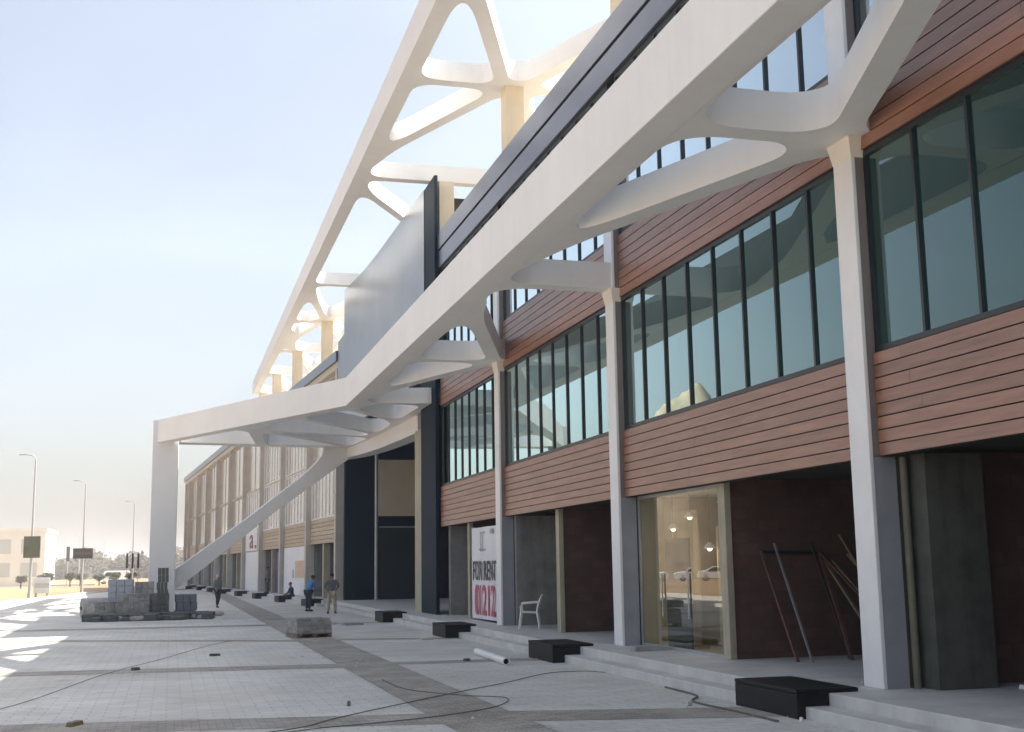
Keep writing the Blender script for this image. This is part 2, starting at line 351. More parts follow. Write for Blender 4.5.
def column(c):
    mb = PB(); mb.box(8.6, 8.66, c - .23, c + .23, .30, 11.0)
    o = mb.build('column', MT['white_col'], bevel=.012)
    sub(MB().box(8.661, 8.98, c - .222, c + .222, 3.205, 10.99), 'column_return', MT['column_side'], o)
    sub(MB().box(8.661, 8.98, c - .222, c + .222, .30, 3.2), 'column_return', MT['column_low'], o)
    h = MB(); h.add([(8.55, c - .28, 7.5), (8.98, c - .28, 7.5), (8.98, c + .28, 7.5), (8.55, c + .28, 7.5), (8.6, c - .232, 7.22), (8.965, c - .232, 7.22), (8.965, c + .232, 7.22), (8.6, c + .232, 7.22)],
                    [(0, 1, 2, 3), (4, 5, 6, 7), (0, 1, 5, 4), (1, 2, 6, 5), (2, 3, 7, 6), (3, 0, 4, 7)])
    sub(h, 'column_capital', MT['capital'], o)
for c in CY: column(c)

def plank_band(y0, y1, z0, z1, n, x=8.78, m='wood'):
    mb = PB(); h = (z1 - z0) / n
    for i in range(n):
        yy = y0
        while yy < y1 - .01:
            ye = min(y1, yy + random.uniform(3.4, 6.2))
            if y1 - ye < .6: ye = y1
            mb.box(x - .035 + random.uniform(-.002, .002), x, yy + .002, ye - .002, z0 + h * i + .009, z0 + h * (i + 1) - .009); yy = ye
    o = mb.build('plank_cladding', MT[m])
    sub(MB().box(x + .001, x + .15, y0, y1, z0, z1), 'cladding_backing', MT['groove'], o)
    return o
def window(y0, y1, z0, z1, n, x=8.80, parent=None, gm='glass', fm='frame', mw=.05, tilt=.004, builder=PB):
    mb = builder(); ft = .07
    mb.box(x - .02, x + .09, y0, y1, z0, z0 + ft); mb.box(x - .02, x + .09, y0, y1, z1 - ft, z1)
    w = (y1 - y0) / n
    for i in range(n + 1):
        yy = min(max(y0 + w * i, y0 + mw / 2), y1 - mw / 2)
        mb.box(x - .017, x + .088, yy - mw / 2, yy + mw / 2, z0 + ft, z1 - ft)
    f = mb.build('window', MT[fm], *( [parent] if parent else [] ))
    g = MB()
    for i in range(n):
        a, b = y0 + w * i + mw / 2, y0 + w * (i + 1) - mw / 2
        t1, t2 = random.uniform(-tilt, tilt), random.uniform(-tilt, tilt)
        xx = x + .02
        g.add([(xx - t1 * .5, a, z0 + ft), (xx + t1 * .5, b, z0 + ft), (xx + t1 * .5 + t2, b, z1 - ft), (xx - t1 * .5 + t2, a, z1 - ft)], [(0, 1, 2, 3)])
    MB.build(g, 'pane', MT[gm], f)
    return f
for k in range(len(CYF) - 1):
    a = CYF[k] + .23; b = CYF[k + 1] - .23
    if k == len(CYF) - 2: b = 40.5
    plank_band(a, b, 3.21, 4.56, 8)
    window(a, b, 4.57, 7.30, 8)
    plank_band(a, b, 7.31, 8.62, 7)
    window(a, b, 8.63, 12.14, 8, gm='glass_upper')
# parapet
PB().box(8.70, 9.3, Y0, 42.25, 12.15, 12.74).build('fascia', MT['strip'], bevel=.01)
PB().box(8.76, 9.3, Y0, 42.25, 12.745, 12.80).build('fascia_groove', MT['groove'])
PB().box(8.68, 9.3, Y0, 42.25, 12.805, 13.42).build('parapet', MT['strip'], bevel=.01)

# ground floor shops
for k in range(len(CYF) - 1):
    a = CYF[k]; b = CYF[k + 1]; mid = a + 5.03
    PB().box(8.985, 10.0, a - .2, a + .2, .3, 3.2).build('pier', MT['dark_concrete'], bevel=.01)
    PB().box(10.003, 13.997, a - .1, a + .1, .3, 3.29).build('shop_wall', MT['blockwork'])
    PB().box(8.97, 9.09, mid - .13, mid + .13, .3, 3.235).build('pillar', MT['pillar'], bevel=.008)
    PB().box(9.093, 13.997, mid - .09, mid + .09, .3, 3.29).build('shop_wall', MT['blockwork'])
PB().box(9.15, 10.0, 13.45, 13.83, .3, 3.23).build('pier', MT['dark_concrete'], bevel=.01)
PB().tube([(9.05, 13.76, .3), (9.05, 13.76, 3.2)], .05, 10).build('drain_pipe', MT['olive'], smooth=50)
# plastered return walls seen inside two of the openings
PB().box(9.0, 10.6, 32.06, 32.24, .3, 3.22).build('return_wall', MT['concrete'])
PB().box(9.0, 10.9, 40.2, 40.5, .3, 3.22).build('return_wall', MT['concrete'])

# glazed storefront (between the second column and its bay pillar)
y0, y1 = 19.21, 23.02
mb = PB(); mb.box(9.0, 9.05, y0, y1, .30, .36); mb.box(9.0, 9.05, y0, y1, 3.16, 3.235)
mb.box(9.0, 9.05, y0, y0 + .05, .36, 3.16); mb.box(9.0, 9.05, y1 - .05, y1, .36, 3.16)
sf = mb.build('storefront', MT['steel'])
g = MB()
for i in range(3):
    w = (y1 - y0 - .1) / 3; a = y0 + .05 + w * i
    t = random.uniform(-.006, .006)
    g.add([(9.02 + t, a + .004, .36), (9.02 - t, a + w - .004, .36), (9.02 - t, a + w - .004, 3.16), (9.02 + t, a + .004, 3.16)], [(0, 1, 2, 3)])
MB.build(g, 'pane', MT['store_glass'], sf)
for yy in (20.62, 21.83): MB.build(MB().box(8.985, 9.0, yy, yy + .04, .9, 1.7), 'door_handle', MT['steel'], sf)
PB().box(9.075, 9.12, 20.75, 21.85, .32, 2.35).build('door_leaf', MT['frame'], bevel=.01)
PB().box(11.2, 11.3, y0 - .1, 20.5, .3, 3.0).build('shop_partition', MT['beige_in'])
PB().box(11.2, 11.3, 21.5, y1 + .1, .3, 3.0).build('shop_partition', MT['beige_in'])
cu = PB(); n = 40; pts = []
for i in range(n + 1): pts.append((9.7 + .05 * math.sin(i * 1.55), 21.75 + (y1 - 21.75) * i / n))
cu.curtain(pts, .35, 2.9, .02); cu.build('curtain', MT['beige_in'], smooth=60)
cu = PB(); pts = [(9.7 + .05 * math.sin(i * 1.55), y0 + .05 + (20.75 - y0) * i / n) for i in range(n + 1)]
cu.curtain(pts, .35, 2.55, .02); cu.build('curtain', MT['beige_in'], smooth=60)
PB().box(9.06, 11.2, y1 - .04, y1 + .01, .31, 3.19).build('shop_partition', MT['beige_in'])
PB().box(9.3, 13.9, y0 - .2, y1 + .1, 3.2, 3.29).build('shop_ceiling', MT['far_wall'])
PB().box(9.3, 13.9, y0 - .1, y1, .302, .31).build('shop_floor', MT['beige_in'])
bm_ = bpy.data.materials.new('lit_bulb'); bm_.use_nodes = True
bm_.node_tree.nodes['Principled BSDF'].inputs['Emission Color'].default_value = (1, .82, .58, 1); bm_.node_tree.nodes['Principled BSDF'].inputs['Emission Strength'].default_value = 2.2
MT['bulb'] = bm_
def pendant():
    root = empty('pendant_lamp')
    MB().tube([(0, 0, .12), (0, 0, 1.0)], .008, 6).build('cord', MT['cable'], root)
    MB().tube([(0, 0, .02), (0, 0, .07), (0, 0, .13)], [.12, .09, .03], 14).build('shade', MT['plastic'], root, smooth=40)
    ball('bulb', (0, 0, .02), (.05, .05, .05), MT['bulb'], root, n=10)
    return root
def ball(name, c, r, m, parent, cut=None, n=14):
    mb = MB(); v = []; f = []; nv = 10
    for j in range(nv + 1):
        ph = -math.pi / 2 + math.pi * j / nv
        for i in range(n): t = 2 * math.pi * i / n; v.append((c[0] + r[0] * math.cos(t) * math.cos(ph), c[1] + r[1] * math.sin(t) * math.cos(ph), c[2] + r[2] * math.sin(ph)))
    for j in range(nv):
        for i in range(n): f.append((j * n + i, j * n + (i + 1) % n, (j + 1) * n + (i + 1) % n, (j + 1) * n + i))
    return mb.add(v, f).build(name, m, parent, smooth=80)
PL = None
for lx, ly, lz, lb in ((9.5, 20.1, 2.95, 'lit pendant lamp high at the right side behind the storefront glass'), (9.5, 20.75, 2.15, 'lit pendant lamp hanging lowest in the middle behind the storefront glass'),
                       (9.45, 22.3, 2.55, 'lit pendant lamp at the left side behind the storefront glass'), (9.5, 21.6, 2.75, 'lit pendant lamp between the left and middle ones behind the storefront glass')):
    o = pendant() if PL is None else copy_tree(PL); PL = PL or o
    o.location = (lx, ly, lz - .02); tag(o, lb, 'pendant lamp', 'pendant lamps in the glazed shop')
    for c in kids(o):
        if c.name.startswith('cord'): c.scale = (1, 1, 1)
pl_ = bpy.data.lights.new('shop_glow', 'POINT'); pl_.energy = 5; pl_.color = (1, .80, .55); pl_.shadow_soft_size = .08
po = bpy.data.objects.new('shop_glow', pl_); COL.objects.link(po); po.location = (9.5, 21.0, 2.0)

# entrance between the two wings
PB().box(8.58, 8.70, 40.56, 43.1, .30, 15.55).build('pylon', MT['navy'], bevel=.01)
PB().box(8.70, 8.80, 43.15, 44.9, .30, 6.9).build('pylon_return', MT['pillar'], bevel=.01)
PB().tube([(9.8, 60.6, .3), (9.8, 60.6, 8.0)], .09, 12).build('slim_pole', MT['steel'], smooth=40)
PB().box(8.36, 16, 61.6, 62.0, .30, 8.1).build('entrance_wall', MT['navy'])
PB().box(14.0, 14.3, 42.3, 61.6, .30, 8.1).build('entrance_wall', MT['navy'])
PB().box(10.05, 12.7, 61.52, 61.59, 4.45, 7.3).build('entrance_panel', MT['cream'])
PB().box(10.1, 12.7, 61.5, 61.59, .32, 3.85).build('entrance_door', MT['frame'])
PB().box(10.1, 12.7, 61.45, 61.59, 3.86, 3.93).build('door_head', MT['steel'])
PB().box(9.2, 22, 42.31, 62, 8.12, 15.3).build('entrance_core', MT['soffit'])
PB().box(9.0, 22, 42.31, 61.59, 8.05, 8.11).build('entrance_soffit', MT['navy'])

def spline(ctrl, n):
    out = []; P = [np.array(p, float) for p in ctrl]; P = [2 * P[0] - P[1]] + P + [2 * P[-1] - P[-2]]
    for i in range(1, len(P) - 2):
        for k in range(n):
            t = k / n; a, b, c, e = P[i - 1], P[i], P[i + 1], P[i + 2]
            out.append(tuple(.5 * (2 * b + (c - a) * t + (2 * a - 5 * b + 4 * c - e) * t * t + (3 * b - a - 3 * c + e) * t ** 3)))
    out.append(tuple(P[-2])); return out
pts = spline([(8.55, 42.32), (8.47, 45.9), (8.36, 51.9), (8.2, 55.8), (7.94, 59.2)], 8)
PB().curtain(pts, 8.6, 15.52, .16).build('metal_sheet', MT['silver'], smooth=40)
PB().box(8.0, 9.2, 59.25, 62.0, 8.6, 13.4).build('sheet_return', MT['strip'])

# ------------------------------------------------------------------ white frame canopies: plan outline from a smooth union of bars
def sd_seg(X, Y, x0, y0, x1, y1, w):
    dx, dy = x1 - x0, y1 - y0; L2 = dx * dx + dy * dy
    t = np.clip(((X - x0) * dx + (Y - y0) * dy) / L2, 0, 1)
    return np.hypot(X - x0 - t * dx, Y - y0 - t * dy) - w
def smin(a, b, k):
    h = np.maximum(k - np.abs(a - b), 0) / k
    return np.minimum(a, b) - h * h * k * .25
def contours(D, xs, ys):
    nx, ny = D.shape; segs = {}
    def pt(i, j, i2, j2):
        a, b = D[i, j], D[i2, j2]; t = a / (a - b)
        return (xs[i] + (xs[i2] - xs[i]) * t, ys[j] + (ys[j2] - ys[j]) * t)
    neg = D < 0
    c = neg[:-1, :-1].astype(int) + neg[1:, :-1] + neg[1:, 1:] + neg[:-1, 1:]
    I, J = np.where((c > 0) & (c < 4)); nxt = {}; P = {}
    for i, j in zip(I.tolist(), J.tolist()):
        cs = [(i, j), (i + 1, j), (i + 1, j + 1), (i, j + 1)]
        ent = []; ext = []
        for k in range(4):
            a, b = cs[k], cs[(k + 1) % 4]
            if neg[a] != neg[b]:
                key = tuple(sorted((a, b)))
                if key not in P: P[key] = pt(*key[0], *key[1])
                (ext if neg[a] else ent).append((k, key))
        for k, key in ext:          # inside kept on the left
            e = min(ent, key=lambda q: (q[0] - k) % 4) if len(ent) > 1 else ent[0]
            nxt[key] = e[1]
    loops = []; seen = set()
    for s0 in list(nxt):
        if s0 in seen: continue
        L = []; s1 = s0
        while s1 not in seen and s1 in nxt: seen.add(s1); L.append(P[s1]); s1 = nxt[s1]
        if len(L) > 6: loops.append(L)
    return loops
def dp(L, eps):
    L = [np.array(p) for p in L]
    def rec(a, b):
        if b <= a + 1: return []
        p, q = L[a], L[b]; dd = q - p; n = np.hypot(*dd)
        best, bi = -1, -1
        for i in range(a + 1, b):
            w = L[i] - p; e = abs(dd[0] * w[1] - dd[1] * w[0]) / n if n > 1e-9 else np.hypot(*w)
            if e > best: best, bi = e, i
        if best < eps: return []
        return rec(a, bi) + [bi] + rec(bi, b)
    far = max(range(len(L)), key=lambda i: np.hypot(*(L[i] - L[0])))
    idx = [0] + rec(0, far) + [far] + rec(far, len(L) - 1) + [len(L) - 1]
    return [tuple(L[i]) for i in idx]
def area(L): return .5 * sum(L[i - 1][0] * L[i][1] - L[i][0] * L[i - 1][1] for i in range(len(L)))
def web(segs, xr, yr, step, k, z0, z1, clip=None, eps=.006):
    xs = np.arange(xr[0], xr[1], step); ys = np.arange(yr[0], yr[1], step)
    X, Y = np.meshgrid(xs, ys, indexing='ij'); D = None
    for sg in segs:
        e = sd_seg(X, Y, *sg); D = e if D is None else smin(D, e, k)
    if clip: D = np.maximum(D, clip(X, Y))
    D[D == 0] = 1e-6
    D[0, :] = D[-1, :] = 1; D[:, 0] = D[:, -1] = 1
    loops = [dp(L, eps) for L in contours(D, xs, ys)]
    loops = [L for L in loops if len(L) > 3 and abs(area(L)) > .02]
    def inside(p, L):
        x, y = p; c = False
        for i in range(len(L)):
            (x1, y1), (x2, y2) = L[i - 1], L[i]
            if (y1 > y) != (y2 > y) and x < (x2 - x1) * (y - y1) / (y2 - y1) + x1: c = not c
        return c
    depth = [sum(inside(L[0], K) for K in loops if K is not L) for L in loops]
    mb = MB()
    for L, dL in zip(loops, depth):
        if dL % 2 == 0:
            holes = [K for K, dK in zip(loops, depth) if dK == dL + 1 and inside(K[0], L)]
            mb.prism([L] + holes, z0, z1)
    return mb

BW = .26
# ---- lower canopy
ZL = 7.5
LC = empty('lower_canopy', (0, 56, 0), 0, 'lower white frame canopy with rounded triangular holes and a tall corner post', 'canopy')
LO = Vector((0, 56, 0))
def lbuild(mb, name, m, parent=LC, **k):
    o = mb.build(name, m, parent, **k)
    if parent is LC: o.location = -LO
    return o
segs = [(6.03, -34, 6.03, 42.4, BW)]
for k, c in enumerate(CYF):
    segs.append((6.0, c, 8.8, c, .19))
    if k % 2 == 1:
        segs.append((8.55, c - .1, 6.05, c - 7.3, .19)); segs.append((8.5, c + .25, 6.05, c + 7.2, .20))
# pavilion over the entrance
segs += [(6.03, 42.4, -.48, 56.1, BW), (-.3, 56.5, 8.3, 57.6, .3), (3.1, 50.6, 3.9, 57.0, .24), (3.1, 50.5, 8.2, 52.6, .19), (3.3, 50.6, 8.1, 57.3, .19),
         (4.6, 46.4, 8.5, 51.6, .18), (8.55, 41.6, 8.45, 52, .2), (8.45, 52, 8.1, 57.6, .2), (5.9, 43.0, 8.6, 47.2, .17)]
k2 = 6.51 / 13.7; nn = math.hypot(1, k2)
def clipL(X, Y):
    a = np.where(Y < 42.2, 5.795 - X, -9)
    b = ((6.03 - X) - (Y - 42.4) * (6.51 / 13.7)) / nn - .235
    return np.maximum(np.where(Y < 42.2, a, b), X - 8.98)
mb = web(segs, (-1.6, 9.4), (-33.5, 58.6), .08, .75, ZL, ZL + .55, clipL)
lbuild(mb, 'web_frame', MT['white'], smooth=35)
# deep outer beam with its kink at the entrance
pts = [(5.745, -33), (5.745, 42.33), (-.86, 56.2)]
lbuild(MB().curtain(pts, ZL - .004, ZL + 1.0, .5), 'edge_beam', MT['white'], bevel=.015)
lbuild(MB().box(-.92, .20, 55.9, 56.9, 0, ZL + .99), 'corner_post', MT['white'], bevel=.03)
lbuild(MB().curtain([(.20, 56.43), (8.3, 57.45)], ZL + .003, ZL + .8, .5), 'edge_beam', MT['white'], bevel=.015)
# leaning brace of the corner frame
mb = MB()
pr = [(.19, 1.02), (.19, 1.93), (3.57, 4.39), (4.58, 5.2), (5.74, 6.1), (6.4, 6.72), (6.7, 7.1), (6.78, 7.52), (8.4, 7.52), (8.1, 7.05), (7.6, 6.7), (6.76, 6.08), (4.58, 4.5), (1.54, 2.05)]
a = [Vector((x, 56.6 + x * .125, z)) for x, z in pr]; b = [p + Vector((-.06, .5, 0)) for p in a]; n = len(a)
tri = tessellate_polygon([[Vector((x, z, 0)) for x, z in pr]])
mb.add(a + b, [tuple(t) for t in tri] + [tuple(i + n for i in t)[::-1] for t in tri] + [(i, (i + 1) % n, (i + 1) % n + n, i + n) for i in range(n)])
lbuild(mb, 'leaning_brace', MT['white'], bevel=.02)
# curved folded soffit piece before the entrance wall
pts = spline([(8.75, 44.6), (8.62, 48), (8.4, 52.5), (8.05, 56.5), (7.6, 59.6)], 6)
mb = MB(); N = len(pts)
lbuild(mb.curtain(pts, 6.92, 8.0, .7, zs=[6.86 + .28 * (i / (N - 1)) ** 2 for i in range(N)]), 'curved_soffit', MT['white'], smooth=30)

# ---- upper canopy
ZU = 15.6
UC = empty('upper_canopy', (9.2, 0, 13.3), 0, 'upper white frame canopy standing on posts above the roof edge', 'canopy')
UO = Vector((9.2, 0, 13.3))
def ubuild(mb, name, m, parent=UC, **k):
    o = mb.build(name, m, parent, **k); o.location = -UO; return o
segs = [(6.1, -34, 6.1, 97.5, BW), (12.3, -34, 12.3, 58, BW)]
for k, c in enumerate(CYF):
    segs.append((6.0, c, 12.3, c, .2))
    if k % 2 == 1:
        for sx, ex in ((8.9, 6.1), (9.5, 12.3)):
            segs.append((sx, c - .2, ex, c - 7.2, .2)); segs.append((sx, c + .25, ex, c + 7.2, .2))
wingp = [(7.92, 67.7), (7.24, 77.6), (6.75, 87.4), (6.45, 96.9)]
segs += [(6.15, 42.6, 8.6, 46.6, .17), (6.1, 58.6, 9.5, 58.6, .22), (6.15, 59.2, 8.0, 67.7, .19), (7.9, 67.7, 6.15, 76.4, .18), (6.1, 67.9, 11, 67.7, .2), (7.92, 67.7, 10.5, 59, .18),
         (7.92, 67.7, 10.4, 75, .18), (6.1, 77.7, 10, 77.6, .2), (7.24, 77.6, 6.2, 71, .16), (7.24, 77.6, 9.4, 86, .18), (6.1, 87.4, 9.3, 87.4, .2), (6.75, 87.4, 8.6, 96, .16), (6.1, 96.9, 9, 96.9, .2),
         (10.6, 58, 8.9, 97, .2)]
mb = web(segs, (5, 13.2), (-33.5, 98.5), .08, .75, ZU, ZU + .6, lambda X, Y: 5.915 - X)
ubuild(mb, 'web_frame', MT['white'], smooth=35)
ubuild(MB().curtain([(5.865, -33), (5.865, 97.8)], ZU - .004, ZU + 1.0, .47), 'edge_beam', MT['white'], bevel=.015)
for c in CYF[1:]:
    mb = MB().box(8.93, 9.47, c - .27, c + .27, 13.1, ZU + .002); mb.box(9.08, 9.12, c - .275, c + .275, 13.3, ZU - .2)
    ubuild(mb, 'post', MT['cream'])
for (x, y) in wingp: ubuild(MB().box(x - .1, x + .5, y - .28, y + .28, 12.6, ZU + .002), 'post', MT['cream'])

# ------------------------------------------------------------------ wing building (turned 4 degrees)
WA = R(4.14)
WO = Vector((8.3, 62.2, 0))
WB = empty('retail_wing', WO, WA, 'far beige retail wing with pale pilasters and glass painted with a beige reflection', 'building')
def wb(mb, name, m, parent=WB, **k): return mb.build(name, m, parent, **k)
WC = [.55, 9.0, 18.4, 27.9, 37.4, 47.1, 57, 66.8, 76.6, 86.4, 91.5]
WL = 91.8
wb(MB().box(.25, 16, 0, WL, 3.3, 12.9), 'core_wall', MT['soffit'])
wb(MB().box(.2, 16, 0, WL, 12.902, 12.96), 'roof', MT['roof'])
wb(MB().box(4.5, 4.7, 0, WL, .3, 3.3), 'back_wall', MT['soffit'])
wb(MB().box(-.9, 16, 0, WL + 1, -.3, .30), 'landing', MT['granite'], bevel=.012)
wb(MB().box(-1.25, -.903, 0, WL + 1, -.3, .15), 'step', MT['granite'])
for c in WC: wb(MB().box(-.26, .24, c - .2, c + .2, .3, 12.1), 'pilaster', MT['beige_stone'], bevel=.01)
for k in range(len(WC) - 1):
    a, b = WC[k] + .2, WC[k + 1] - .2
    mb = MB(); h = 1.36 / 6
    for i in range(6): mb.box(0, .035, a, b, 3.21 + h * i + .012, 3.21 + h * (i + 1) - .012)
    o = wb(mb, 'plank_cladding', MT['wood_wing']); MB.build(MB().box(.036, .2, a, b, 3.21, 4.57), 'cladding_backing', MT['groove'], o)
    n = 8
    class WBld(MB):
        def build(s, name, m, parent=None, **kk): return MB.build(s, name, m, parent or WB, **kk)
    window(a, b, 4.58, 7.68, n if k < 4 else 2, x=.06, parent=WB, gm='glass_wing', fm='beige_stone' if k > 3 else 'white_col', mw=.2 if k < 4 else .07, builder=WBld)
    wb(MB().box(-.02, .2, a, b, 7.685, 7.765), 'transom_band', MT['beige_stone'])
    window(a, b, 7.77, 12.09, n if k in (1, 2) else 2, x=.06, parent=WB, gm='glass_wing', fm='beige_stone' if k not in (1, 2) else 'white_col', mw=.14 if k in (1, 2) else .07, builder=WBld)
    md = (a + b) / 2 + .4
    wb(MB().box(.05, .4, md - .18, md + .18, .3, 3.2), 'pillar', MT['pillar'])
    wb(MB().box(.25, 4.48, a - .4, a - .25, .3, 3.28), 'shop_wall', MT['concrete'])
wb(MB().box(-.25, .3, -.05, WL + .2, 12.105, 12.45), 'cornice', MT['beige_stone'])
wb(MB().box(-.4, .3, -.05, WL + .3, 12.455, 12.98), 'cornice', MT['strip'])
# second bay: white hoarding with a notice; fourth bay: pale shop front under a red mark
h = wb(MB().box(-.02, .03, 9.4, 17.9, .31, 3.19), 'hoarding', MT['banner'])
MB.build(MB().box(-.03, -.022, 10.2, 13.6, 1.35, 2.35), 'notice', MT['notice'], h)
MB.build(MB().box(-.03, -.022, 14.0, 14.6, 1.3, 1.8), 'notice', MT['grey_ink'], h)
wb(MB().box(.02, .08, 28.3, 36.9, .31, 3.19), 'shop_front', MT['banner'])
wb(MB().box(.3, .4, 19, 23.5, .31, 3.0), 'door_panel', MT['purple'])
wb(MB().box(-.03, -.002, 30.2, 36.6, 3.25, 4.9), 'shop_sign_board', MT['banner'])

def text(body, size, m, name, parent, mtx, sx=1.0, ext=.006, bold=.0):
    cu = bpy.data.curves.new(name, 'FONT'); cu.body = body; cu.size = size; cu.extrude = ext; cu.offset = bold; cu.align_x = 'CENTER'
    t = bpy.data.objects.new(name, cu); COL.objects.link(t)
    dg = bpy.context.evaluated_depsgraph_get(); me = bpy.data.meshes.new_from_object(t.evaluated_get(dg))
    bpy.data.objects.remove(t); me.materials.clear(); me.materials.append(m)
    me.transform(mtx @ Matrix.Diagonal((sx, 1, 1, 1)))
    o = bpy.data.objects.new(name, me); COL.objects.link(o)
    if parent: o.parent = parent
    return o
# text facing -X: local x -> -Y, local y -> Z
FACE = Matrix(((0, 0, -1, 0), (-1, 0, 0, 0), (0, 1, 0, 0), (0, 0, 0, 1)))
MT['maroon_ink'] = mat('maroon_ink', (0.22, 0.03, 0.06), .5)
mark = text('a', 2.2, MT['maroon_ink'], 'shop_mark', WB, Matrix.Translation((-.05, 33.2, 3.45)) @ FACE, 2.2, .02, .0)
dot = MB().box(-.07, -.04, 30.6, 31.2, 3.4, 3.65); wb(dot, 'shop_mark_dot', MT['maroon_ink'])

# ------------------------------------------------------------------ plinths
def plinth(name='plinth'):
    root = empty(name)
    mb = MB().box(-.42, .42, -.85, .85, 0, .30); mb.build('plinth_body', MT['black_stone'], root, bevel=.006)
    mb = MB().box(-.425, .425, -.855, .855, .303, .352); mb.build('plinth_cap', MT['black_stone'], root, bevel=.01)
    return root
P0 = plinth()
pl = [(7.78, 14.6, 'largest and nearest black stone plinth beside the steps by the front column'),
      (7.65, 24.1, 'black stone plinth on the steps in front of the glazed storefront column'),
      (7.53, 33.3, 'black stone plinth on the steps below the white rent banner'),
      (7.53, 43.4, 'black stone plinth near the navy pylon at the entrance')]
first = True
for x, y, lb in pl:
    o = P0 if first else copy_tree(P0); first = False
    o.location = (x, y, .0); tag(o, lb, 'plinth', 'black plinths along the steps')
wl = ['black plinth on the wing steps beside the man in grey', 'black plinth on the wing steps behind the man in blue', 'black plinth on the wing steps left of the sitting person',
      'black plinth on the wing steps before the purple doorway', 'black plinth on the wing steps under the red shop mark', 'small black plinth sixth along the wing steps',
      'small black plinth seventh along the wing steps', 'farthest black plinth near the end of the wing steps']
for k, lb in enumerate(wl):
    o = copy_tree(P0); p = WO + Matrix.Rotation(WA, 3, 'Z') @ Vector((-1.2, WC[k + 1] - 8 + (.5 if k == 0 else 0), 0))
    o.location = p; o.rotation_euler = (0, 0, WA); tag(o, lb, 'plinth', 'black plinths along the wing')

# ------------------------------------------------------------------ banner, chair, leaning things
bn = empty('rent_banner', (8.83, 34.85, .36), 0, 'white banner with black and red rent lettering beside a column', 'banner')
mb = MB(); N = 12
mb.curtain([(.02 * math.sin(i * .9), -1.55 + 3.1 * i / N) for i in range(N + 1)], 0, 2.66, .02)
mb.build('sheet', MT['banner'], bn, smooth=40)
text('FOR RENT', .78, MT['black_ink'], 'black_lettering', bn, Matrix.Translation((-.035, 0, 1.13)) @ FACE, .78, .004, .012)
text('01212', 1.22, MT['red_ink'], 'red_lettering', bn, Matrix.Translation((-.035, 0, .13)) @ FACE, .78, .004, .015)
mb = MB()
for yy in (.42, .22): mb.box(-.035, -.028, yy - .03, yy + .03, 1.95, 2.5)
mb.box(-.035, -.028, -.2, .62, 1.98, 2.03); mb.box(-.035, -.028, -.1, .5, 2.48, 2.52); mb.box(-.035, -.028, -1.0, -.7, 2.45, 2.58)
mb.build('emblem', MT['grey_ink'], bn)
for yy in (-1.55, 1.55): MB().tube([(.05, yy, -.05), (.05, yy, 2.7)], .02, 8).build('pole', MT['steel'], bn)

ch = empty('plastic_chair', (8.9, 30.55, .30), R(-20), 'white plastic armchair standing empty on the landing', 'chair')
def slab(pts, t):   # ruled slab from a grid of points, thickness t along +local normal
    mb = MB(); nr = len(pts); nc = len(pts[0]); v = []; f = []
    for lay in (0, 1):
        for row in pts:
            for p in row: v.append((p[0], p[1], p[2] - t * lay))
    def id(l, i, j): return l * nr * nc + i * nc + j
    for l in (0, 1):
        for i in range(nr - 1):
            for j in range(nc - 1): f.append((id(l, i, j), id(l, i, j + 1), id(l, i + 1, j + 1), id(l, i + 1, j)))
    per = [(0, j) for j in range(nc)] + [(i, nc - 1) for i in range(1, nr)] + [(nr - 1, j) for j in range(nc - 2, -1, -1)] + [(i, 0) for i in range(nr - 2, 0, -1)]
    for a, b in zip(per, per[1:] + per[:1]): f.append((id(0, *a), id(0, *b), id(1, *b), id(1, *a)))
    return mb.add(v, f)
# chair faces local -X ... seat around x in -.22..+.22, backrest at +x
rows = [[(-.23 + .46 * i / 6, -.22 + .44 * j / 6, .43 - .03 * math.sin(math.pi * j / 6) - .02 * i / 6 + (.012 if i == 0 else 0)) for j in range(7)] for i in range(7)]
slab(rows, .02).build('seat', MT['plastic'], ch, smooth=50)
mb = MB()
for j in range(5):
    y = -.16 + .08 * j; mb.tube([(.21, y, .43), (.25, y, .6), (.31 + .01 * (2 - abs(j - 2)), y * 1.05, .80)], .018, 6)
mb.tube([(.30, -.22, .76), (.33, -.14, .82), (.345, 0, .84), (.33, .14, .82), (.30, .22, .76)], .026, 8)
mb.tube([(.2, -.22, .43), (.24, -.225, .6), (.30, -.22, .76)], .024, 8); mb.tube([(.2, .22, .43), (.24, .225, .6), (.30, .22, .76)], .024, 8)
mb.build('backrest', MT['plastic'], ch, smooth=50)
for sx, sy in ((-1, -1), (-1, 1), (1, -1), (1, 1)):
    mb = MB(); mb.tube([(sx * .20, sy * .20, .43), (sx * .235, sy * .235, .2), (sx * .26, sy * .25, 0)], [.03, .024, .02], 8); mb.build('leg', MT['plastic'], ch, smooth=50)
for sy in (-1, 1):
    mb = MB(); mb.tube([(-.20, sy * .215, .43), (-.215, sy * .235, .56), (-.18, sy * .25, .63), (.05, sy * .25, .645), (.27, sy * .225, .66)], [.024, .024, .026, .026, .024], 8)
    mb.build('armrest', MT['plastic'], ch, smooth=50)

